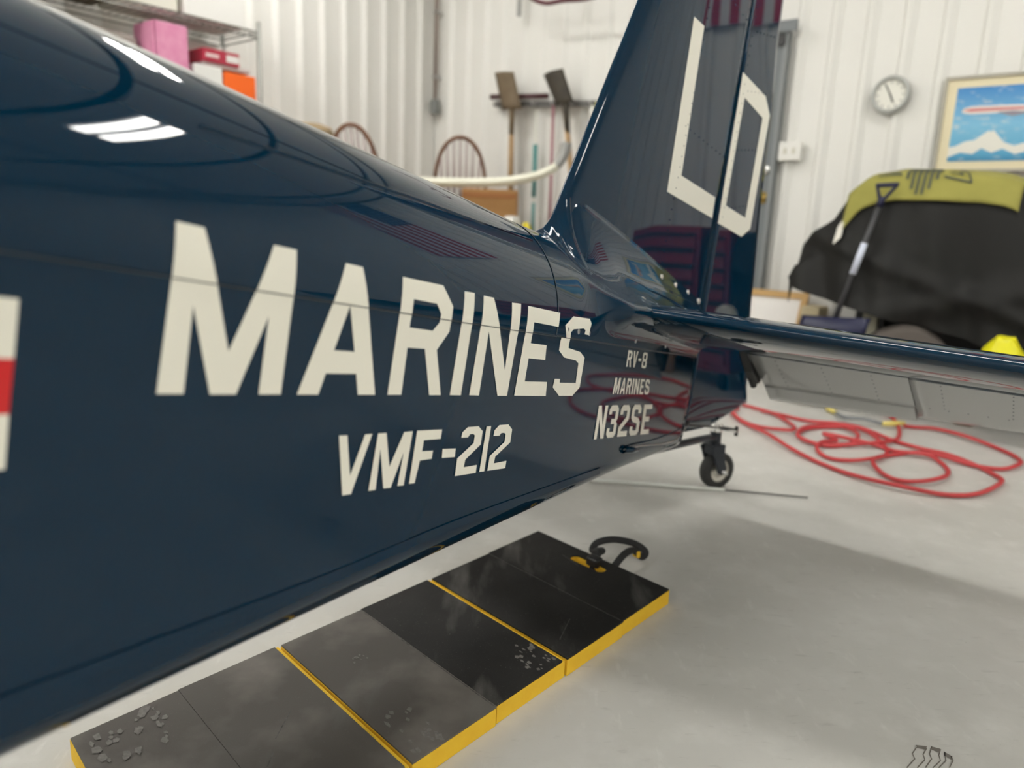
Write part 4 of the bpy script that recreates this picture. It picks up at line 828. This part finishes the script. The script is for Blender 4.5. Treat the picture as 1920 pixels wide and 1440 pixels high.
# bright yellow bag and white bundle at the right edge
rows = []
for v in np.linspace(0, 1, 10):
    k = math.sqrt(max(0, 1-(2*v-1)**2*.85)) if v < .5 else (1-.55*(v-.5)*2)
    t = np.linspace(0, 2*np.pi, 20, endpoint=False)
    rows.append([R(-.36+.085*k*math.cos(a)*(1+.12*math.sin(3*a)), 3.97+.06*k*math.sin(a), .452+.14*v+.008*v*math.sin(4*a+v*5)) for a in t])
yb = MB().grid(rows, closed=True); yb.f.append([9*20+i for i in range(20)]); yb.m.append(0); yb.sm.append(False)
tag(yb.build('yellow_bag', mat('bright_yellow_plastic', (.78, .74, .01), .4), root=R(-.36, 3.97, .452)), 'bright yellow plastic bag on the grill side shelf at the right edge', 'bag')
wbm = MB().lathe(R(-.195, 3.97, .452), Zv, [(0, 0), (.07, .0), (.075, .05), (.072, .11), (.06, .16), (.035, .185), (0, .19)], 24)
tag(wbm.build('white_jug', mat('white_cloth_bundle', (.78, .75, .66), .6), root=R(-.195, 3.97, .452)), 'rounded white container standing to the right of the yellow bag', 'container')

# ------------------------------------------------------------ tool rack on the back wall
NW = NB-.02
rk = thing('tool_rail', 'grey metal tool rail screwed to the white ribbed wall', 'rail', R(-3.73, NW, 1.95))
MB().box(R(-3.73, NW-.02, 1.945), (.56, .02, .022), (Ev*.998-Zv*.06, Nv, Zv)).build('rail', mat('grey_rail', (.14, .135, .13), .5), rk, bevel=.004)
for e in (-4.2, -4.0, -3.82, -3.63, -3.45, -3.27): MB().tube([R(e, NW-.03, 1.945-(e+3.73)*.06), R(e, NW-.10, 1.925-(e+3.73)*.06), R(e, NW-.12, 1.95-(e+3.73)*.06)], .006, 6).build('hook', STEEL, rk)
tag(MB().tube([R(-4.29, NW-.065, 2.03), R(-3.70, NW-.065, 1.995)], .022, 10).build('dark_red_pole', mat('dark_red_paint', (.055, .008, .014), .4), root=R(-4.0, NW-.065, 2.0)), 'short dark red pole lying across the hooks of the tool rail', 'pole')
def shovel(label, corners, shaft, bladem, handlem, nf):
    t = thing('shovel', label, 'shovel', R(shaft[0][0], NW-nf, shaft[0][1]), 'square blade shovels on the tool rail')
    cs = np.array(corners); rows = []
    for v in np.linspace(0, 1, 8):
        l = cs[0]+(cs[3]-cs[0])*v; r_ = cs[1]+(cs[2]-cs[1])*v
        rows.append([R(*(l+(r_-l)*x)[:1], NW-nf-.03*math.sin(x*math.pi)-.02*(1-v), (l+(r_-l)*x)[1]) .reshape(3) for x in np.linspace(0, 1, 9)])
    b = MB().grid(rows).build('blade', bladem, t); md = b.modifiers.new('thick', 'SOLIDIFY'); md.thickness = .004
    a, z = np.array(shaft[0]), np.array(shaft[1])
    MB().tube([R(a[0], NW-nf, a[1]+.06), R(*(a+(z-a)*.25)[:1], NW-nf, (a+(z-a)*.25)[1]).reshape(3)], [.03, .02], 10).build('socket', bladem, t)
    MB().tube([R(a[0], NW-nf, a[1]), R(z[0], NW-nf, z[1])], .021, 10).build('handle', handlem, t)
    return t
shovel('square shovel with dusty tan blade hanging blade up on the tool rail', [(-4.17, 2.19), (-3.97, 2.18), (-3.89, 1.90), (-4.09, 1.90)], [(-3.99, 1.92), (-3.97, .95)], mat('dusty_steel', (.17, .125, .075), .75, noise=(14, (.12, .085, .05), .3)), PALEW, .15)
shovel('square shovel with dark brown blade hanging tilted on the tool rail', [(-3.675, 2.13), (-3.49, 2.16), (-3.39, 1.92), (-3.55, 1.90)], [(-3.475, 1.92), (-3.29, .95)], mat('dark_rusty_steel', (.028, .023, .017), .7, noise=(14, (.055, .045, .03), .3)), PALEW, .15)
def pole(name, label, e0, z0, e1, z1, segs, nf=.06, r=.014, cat='tool'):
    t = thing(name, label, cat, R(e0, NW-nf, z1))
    for nm, a, b, m, rr in segs:
        P0 = R(e0+(e1-e0)*a, NW-nf, z0+(z1-z0)*a); P1 = R(e0+(e1-e0)*b, NW-nf, z0+(z1-z0)*b)
        MB().tube([P0, P1], rr, 10).build(nm, m, t)
    return t
pole('long_handled_rake', 'long faded red handle hanging from the tool rail between two shovels', -3.645, 1.93, -3.62, .75, [('handle', 0, 1, mat('faded_red', (.36, .15, .18), .5), .013)])
pole('mop', 'pale mop handle with a teal sleeve hanging from the tool rail', -3.81, 1.9, -3.79, .7, [('handle', 0, 1, mat('pale_handle', (.68, .68, .60), .5), .009), ('sleeve', .22, .56, mat('teal_foam', (.10, .27, .26), .6), .021), ('lower_sleeve', .60, .86, mat('teal_foam_b', (.10, .27, .26), .6), .015)])
pole('hoe', 'black hoe handle hanging directly beside the tan shovel', -4.04, 1.88, -4.0, .9, [('socket', -.02, .06, mat('red_collar', (.22, .015, .02), .5), .022), ('handle', .05, 1, mat('black_handle', (.022, .018, .015), .4), .021)], nf=.09)
pole('scrub_brush', 'blue and white handled brush hanging next to the airplane fin', -3.275, 1.9, -3.29, 1.45, [('cap', 0, .25, WHITEP, .022), ('handle', .25, .6, mat('light_blue_plastic', (.38, .46, .78), .5), .022), ('grip', .6, 1, BLACK, .022)])
pole('yellow_tool', 'yellow tool grip hanging beside the blue brush on the rail', -3.215, 1.92, -3.215, 1.55, [('handle', 0, 1, mat('yellow_green', (.65, .66, .10), .5), .03)])
cd = thing('conduit', 'thin brown conduit with a grey plug running down the wall corner', 'conduit', R(-4.99, NB-.05, 1.93))
MB().tube([R(-4.985, NB-.05, 2.05), R(-4.985, NB-.05, ZC-.02)], .016, 10).build('tube', mat('brown_conduit', (.28, .22, .19), .5), cd)
for z in (2.25, 2.78): MB().rbox(-5.005, -4.965, NB-.07, NB, z-.012, z+.012).build('clamp', STEEL, cd)
MB().rbox(-5.02, -4.95, NB-.085, NB-.02, 1.94, 2.06).build('plug', mat('grey_plug', (.22, .23, .22), .5), cd, bevel=.008)
hp_ = MB().box(R(-4.015, NB-.1, 2.8), (.016, .01, .19)); tag(hp_.build('hanging_strap', mat('grey_strap', (.34, .34, .33), .6), root=R(-4.015, NB-.1, 2.6)), 'narrow grey strap hanging high on the wall above the shovels', 'strap')
rb = MB().tube(catmull([R(-3.80, NB-.3, 2.76), R(-3.74, NB-.3, 2.66), R(-3.60, NB-.3, 2.60), R(-3.45, NB-.3, 2.595), R(-3.25, NB-.3, 2.58), R(-3.12, NB-.3, 2.60), R(-3.08, NB-.3, 2.72)], 6), .016, 10).tube([R(-3.47, NB-.3, 2.6), R(-3.47, NB-.02, 2.85)], .012, 8)
tag(rb.build('curved_bar', mat('maroon_paint', (.10, .02, .03), .4), root=R(-3.45, NB-.2, 2.6)), 'dark maroon curved tube bracket mounted high on the back wall', 'bracket')

# ------------------------------------------------------------ table, chairs, carton and board in the corner
tb_ = thing('low_table', 'low wooden table in the corner holding chairs and a cardboard carton', 'table', R(-4.1, 3.95, 0))
MB().rbox(-4.95, -3.25, 3.1, 4.85, .58, .6145).build('tabletop', PALEW, tb_, bevel=.005)
for e in (-4.85, -3.35):
    for n in (3.2, 4.75): MB().rbox(e-.035, e+.035, n-.035, n+.035, 0, .58).build('leg', PALEW, tb_)
def windsor(label, E, N, rot, top, wd_=1.0):
    zb = .6165; t = thing('windsor_chair', label, 'chair', R(E, N, zb), 'wooden Windsor chairs in the corner')
    x = math.cos(rot)*Ev+math.sin(rot)*Nv; y = -math.sin(rot)*Ev+math.cos(rot)*Nv; o = R(E, N, zb).reshape(3)
    H = top-zb; sh_ = .44
    pt = lambda a, b, c_: o+wd_*a*x+b*y+c_*Zv
    seat = [(.19*math.cos(q)*(1.05 if abs(math.cos(q)) > .5 else 1), .19*math.sin(q)) for q in np.linspace(0, 2*np.pi, 28, endpoint=False)]
    MB().prism(seat, pt(0, 0, sh_-.035), x, y, Zv, .035).build('seat', CHAIRW, t, bevel=.01)
    for a in (-1, 1):
        for b in (-1, 1):
            MB().tube([pt(a*.12, b*.12, sh_-.03), pt(a*.17, b*.18, .2), pt(a*.2, b*.22, 0)], [.014, .019, .011], 8).build('leg', CHAIRW, t)
    MB().tube([pt(-.155, 0, .2), pt(.155, 0, .2)], .01, 8).build('stretcher', CHAIRW, t)
    hoop = [pt(.185*math.cos(q)*(1 if True else 0), -.15-.11*max(0, math.sin(q))-.02, sh_+.02+(H-sh_-.02)*(max(0, math.sin(q))**.62)) for q in np.linspace(0, np.pi, 30)]
    MB().tube(hoop, .0155, 10).build('hoop', CHAIRW, t)
    for k in range(7):
        xx = -.135+.045*k; qa = math.acos(xx/.185); zt = sh_+.02+(H-sh_-.02)*(math.sin(qa)**.62); yt = -.17-.11*math.sin(qa)
        MB().tube([pt(xx*.85, -.155, sh_-.01), pt(xx*.95, -.155+(yt+.155)*.4, sh_+(zt-sh_)*.45), pt(xx, yt, zt-.005)], [.009, .0165, .009], 8).build('spindle', mat('spindle_wood', (.40, .34, .33), .45) if k == 0 and not bpy.data.materials.get('spindle_wood') else bpy.data.materials['spindle_wood'], t)
    return t
windsor('brown Windsor chair with hoop back standing above the cardboard carton', -4.25, 4.49, math.radians(40), 1.636, 1.1)
windsor('brown Windsor chair half hidden by the fuselage near the tan stool', -4.47, 3.66, math.radians(33), 1.635)
sl = thing('bar_stool', 'tan cushioned stool top peeking above the fuselage by the chairs', 'stool', R(-4.75, 3.40, .615))
MB().lathe(R(-4.75, 3.40, 1.60), Zv, [(0, -.03), (.15, -.03), (.17, 0), (.15, .035), (.08, .06), (0, .065)], 28).build('cushion', mat('tan_cushion', (.36, .27, .16), .8), sl)
for a in range(4):
    q = a*math.pi/2+.4; MB().tube([R(-4.75+.11*math.cos(q), 3.40+.11*math.sin(q), 1.58), R(-4.75+.17*math.cos(q), 3.40+.17*math.sin(q), .615)], .014, 8).build('leg', CHAIRW, sl)
ba = math.radians(40)
cb = thing('cardboard_carton', 'brown cardboard carton on the corner table under the white board', 'box', R(-3.66, 4.19, .615))
cx_, cy_ = R(-3.52+3.86, 4.34-4.08, 0)/np.linalg.norm(R(-3.52+3.86, 4.34-4.08, 0)), None
cx_ = cx_.reshape(3); cy_ = np.cross(Zv, cx_)
MB().box(R(-3.69, 4.20, .615+.315)+cy_*.16, (.205, .16, .315), (cx_, cy_, Zv)).build('body', CARD, cb, bevel=.004)
MB().box(R(-3.69, 4.20, 1.205)-cy_*.002, (.2, .003, .018), (cx_, cy_, Zv)).build('tape_band', mat('brown_tape', (.36, .15, .05), .5), cb)
MB().box(R(-3.69, 4.20, 1.247)+cy_*.09, (.205, .075, .003), (cx_, cy_, Zv*.99)).build('flap', CARD, cb)
db = MB().box(R(-3.95, 4.02, .615+.29)+cy_*.16, (.075, .15, .29), (cx_, cy_, Zv)); tag(db.build('dark_box', mat('dark_brown_box', (.05, .035, .028), .6), root=R(-3.95, 4.02, .615), bevel=.005), 'dark brown box standing to the left of the cardboard carton', 'box')
# white curved board with grey upturned tip, on top of the carton
cl_ = np.array([(-4.02, 3.62, 1.262), (-3.80, 3.82, 1.272), (-3.54, 3.99, 1.282), (-3.36, 4.10, 1.305), (-3.22, 4.18, 1.345), (-3.13, 4.235, 1.40), (-3.085, 4.262, 1.47), (-3.07, 4.27, 1.56)])
cl_ = catmull(cl_, 6); rows = []
for i, q in enumerate(cl_):
    f = i/(len(cl_)-1); T_ = cl_[min(i+1, len(cl_)-1)]-cl_[max(i-1, 0)]; T_ = R(T_[0], T_[1], T_[2]).reshape(3); T_ /= np.linalg.norm(T_)
    side = np.cross(T_, Zv if f < .85 else Zv+.01*Nv); side = cy_ - T_*(cy_@T_); side /= np.linalg.norm(side); nrm = np.cross(side, T_)
    w = .10-.02*f; th_ = .030*(1-f)**.5+.012*f+.004 if f < .75 else .030*(1-f)**.5+.012*f+.004+.02*(f-.75)/.25; o = R(*q).reshape(3)
    rows.append([o+side*w*math.cos(a)+nrm*th_*math.sin(a) for a in np.linspace(0, 2*np.pi, 16, endpoint=False)])
m = MB().grid(rows, closed=True); nq = len(rows[0])
for i, f in enumerate(list(m.f)):
    if f[0]//nq > len(rows)*.70: m.m[i] = 1
m.f.append([(len(rows)-1)*nq+i for i in range(nq)]); m.m.append(1); m.sm.append(False); m.f.append(list(range(nq))); m.m.append(0); m.sm.append(False)
tag(m.build('curved_board', [mat('ivory_gelcoat', (.80, .79, .66), .3), mat('grey_tip', (.33, .33, .32), .5)], root=R(-3.6, 4.0, 1.25)), 'long ivory board with grey upturned tip lying on the carton', 'board')
sc_ = MB().rbox(-3.44, -3.34, 4.05, 4.15, .615, 1.06, m=0); tag(sc_.build('white_bottle', WHITEP, root=R(-3.39, 4.1, .615), bevel=.03), 'small white bottle on the table at the right of the carton', 'bottle')
tag(MB().lathe(R(-3.31, 4.17, .615), Zv, [(0, 0), (.04, 0), (.04, .36), (.02, .40), (0, .41)], 16).build('yellow_bottle', mat('yellow_bottle_plastic', (.75, .62, .03), .4), root=R(-3.31, 4.17, .615)), 'yellow bottle with a dark cap beside the white bottle', 'bottle')

# ------------------------------------------------------------ wire shelf unit along the left wall
sf = thing('wire_shelf', 'chrome wire shelving unit standing along the left white wall', 'shelf', R(-4.77, 2.0, 0))
ZS = (.25, 1.05, 1.60, 2.14)
for e in (-4.98, -4.54):
    for n in (.95, 2.87): MB().tube([R(e, n, 0), R(e, n, 2.20)], .013, 10).build('post', SHELFM, sf)
for z in ZS:
    w = MB()
    for zz in (z, z-.035):
        for a, b in (((-4.98, .95), (-4.54, .95)), ((-4.54, .95), (-4.54, 2.87)), ((-4.54, 2.87), (-4.98, 2.87)), ((-4.98, 2.87), (-4.98, .95))): w.tube([R(*a, zz), R(*b, zz)], .005, 6)
    zig = []
    for k in range(49): zig.append(R(-4.54, .95+.04*k, z-.035*(k % 2)))
    w.tube(zig, .0028, 5)
    for k in range(40): w.tube([R(-4.98, .97+.048*k, z+.003), R(-4.54, .97+.048*k, z+.003)], .0025, 4, caps=False)
    w.build('wire_shelf_panel', SHELFM, sf)
def carton(name, label, e0, e1, n0, n1, z0, z1, m, cat='box', bevel=.006, group=None):
    return tag(MB().rbox(e0, e1, n0, n1, z0, z1).build(name, m, root=R((e0+e1)/2, (n0+n1)/2, z0), bevel=bevel), label, cat, group)
PINK = mat('pink_package', (.62, .20, .36), .55, noise=(16, (.72, .32, .47), .25))
pk = thing('pink_package', 'tall pink wrapped package on the wire shelf', 'package', R(-4.66, 2.27, 1.605))
MB().rbox(-4.80, -4.545, 2.19, 2.40, 1.605, 2.075).build('wrapper', PINK, pk, bevel=.012)
MB().rbox(-4.55, -4.54, 2.196, 2.2, 1.62, 2.07).build('seam', mat('dark_pink', (.3, .06, .14), .5), pk)
carton('orange_box', 'bright orange box at the end of the wire shelf', -4.80, -4.55, 2.63, 2.845, 1.605, 1.865, mat('orange_card', (.88, .14, .01), .45))
carton('white_carton', 'white carton wedged between the pink package and orange box', -4.82, -4.56, 2.43, 2.62, 1.605, 1.88, mat('white_card', (.76, .76, .73), .5))
carton('grey_tray', 'flat grey tray lying on top of the orange box', -4.80, -4.57, 2.50, 2.82, 1.88, 1.905, mat('pink_grey_card', (.52, .45, .44), .6))
rdb = thing('red_carton', 'small red carton with a pale panel on the grey tray', 'box', R(-4.68, 2.62, 1.906))
MB().rbox(-4.80, -4.56, 2.50, 2.74, 1.906, 1.985).build('carton', mat('crimson_card', (.42, .03, .06), .45), rdb, bevel=.004)
MB().rbox(-4.562, -4.558, 2.515, 2.60, 1.935, 1.955).build('label', mat('pale_label', (.75, .6, .6), .5), rdb); MB().rbox(-4.562, -4.558, 2.65, 2.735, 1.925, 1.965).build('label', mat('white_label', (.75, .72, .7), .5), rdb)
carton('white_sheet', 'tall white sheet standing behind the red carton on the shelf', -4.95, -4.93, 2.55, 2.84, 1.605, 2.09, mat('white_sheet', (.75, .75, .72), .5))
carton('white_storage_box', 'long white box on the top shelf nearest the wall corner', -4.93, -4.6, 2.42, 2.80, 2.15, 2.42, mat('white_card_b', (.78, .77, .74), .5))
carton('cream_bag', 'cream box on the top shelf with a green mark', -4.93, -4.62, 2.05, 2.38, 2.15, 2.40, mat('cream_card', (.70, .69, .60), .6))
carton('olive_box', 'dark olive brown box low on the top shelf', -4.93, -4.6, 1.62, 2.02, 2.15, 2.36, mat('olive_card', (.13, .10, .045), .6))
carton('taupe_sack', 'taupe grey sack behind the pink package on the shelf', -4.93, -4.68, 1.55, 2.17, 1.605, 2.0, mat('taupe', (.30, .27, .24), .8), 'sack', .04)

KB[0] = 1.0; NB = 5.52
# ------------------------------------------------------------ beyond the frame, seen mirrored in the paint
fl = thing('wall_flag', 'striped red and white flag with starry blue canton hung upright on the wall', 'flag', R(-.2, NB, 3.1))
FE0, FE1, FZ0, FZ1 = -.52, .40, 2.50, 3.96
FR, FWH, FB = mat('flag_red', (.50, .03, .05), .8), mat('flag_white', (.78, .76, .72), .8), mat('flag_blue', (.02, .035, .14), .8)
ws = (FE1-FE0)/13
def fz(E, z): return R(E, NB-.035-.012*math.sin(E*14+z*2), z)
for k in range(13):
    e0 = FE0+k*ws; ztop = FZ1 if k >= 7 else FZ0+(FZ1-FZ0)*.6
    MB().grid([[fz(e, z) for z in np.linspace(FZ0, ztop, 14)] for e in (e0, e0+ws/2, e0+ws)]).build('stripe', FR if k % 2 == 0 else FWH, fl)
MB().grid([[fz(e, z) for z in np.linspace(FZ0+(FZ1-FZ0)*.6, FZ1, 8)] for e in np.linspace(FE0, FE0+7*ws, 12)]).build('canton', FB, fl)
stm = MB()
for i in range(9):
    for j in range(6 if i % 2 == 0 else 5):
        ce = FE0+7*ws*((j+.5 if i % 2 == 0 else j+1)/6); cz = FZ0+(FZ1-FZ0)*(.62+.38*(i+.3)/9)
        V = [fz(ce+(.026 if q % 2 == 0 else .011)*math.sin(q*math.pi/5), cz+(.026 if q % 2 == 0 else .011)*math.cos(q*math.pi/5))-Nv*.004 for q in range(10)]
        stm.add(V, [list(range(10))])
o = stm.build('stars', FWH, fl)
tcx = thing('tool_chest', 'red metal tool chest with rows of drawers standing by the back wall', 'tool chest', R(.27, 4.98, 0))
REDM = mat('red_enamel', (.36, .012, .03), .3, coat=.5)
MB().rbox(-.08, .62, 4.76, 5.2, .1, 1.06).build('cabinet', REDM, tcx, bevel=.008)
for k in range(8):
    z = .16+k*.108
    d_ = MB().rbox(-.05, .59, 4.735, 4.765, z, z+.096).build('drawer', REDM, tcx, bevel=.004)
    MB().rbox(-.05, .59, 4.72, 4.737, z+.078, z+.096).build('drawer_pull', BLACK, d_)
for e in (-.02, .56):
    for n in (4.78, 5.14): MB().lathe(R(e, n, .05), Ev, [(0, -.02), (.045, -.02), (.05, -.01), (.05, .01), (.045, .02), (0, .02)], 16).build('caster', RUBBER, tcx)
wbn = thing('workbench', 'dark steel workbench standing along the right wall', 'workbench', R(5.2, 1.6, 0))
MB().rbox(4.8, 5.7, .2, 3.1, .86, .92).build('benchtop', mat('dark_bench', (.06, .05, .045), .6), wbn, bevel=.005)
MB().rbox(4.85, 5.65, .3, 3.0, .12, .80).build('cabinet', mat('charcoal_cabinet', (.025, .028, .03), .5), wbn)
for e in (4.85, 5.65):
    for n in (.28, 3.02): MB().rbox(e-.03, e+.03, n-.03, n+.03, 0, .86).build('leg', BLACK, wbn)
MB().rbox(5.66, 5.70, .2, 3.1, .92, 1.75).build('dark_backing', mat('dark_pegboard', (.03, .027, .025), .6), wbn)
jg = thing('green_jug', 'green plastic jug with pale handle on the floor by the workbench', 'jug', R(3.4, 1.35, 0))
MB().rbox(3.28, 3.52, 1.2, 1.5, 0, .33).build('body', mat('green_plastic', (.02, .16, .09), .4), jg, bevel=.03)
MB().lathe(R(3.4, 1.28, .32), Zv, [(.03, 0), (.03, .06), (0, .06)], 14).build('cap', mat('jug_yellow', (.6, .4, .03), .4), jg)
MB().tube(catmull([R(3.4, 1.33, .33), R(3.4, 1.36, .43), R(3.4, 1.43, .43), R(3.4, 1.48, .33)], 5), .013, 8).build('handle', mat('pale_grey_plastic', (.6, .62, .6), .4), jg)
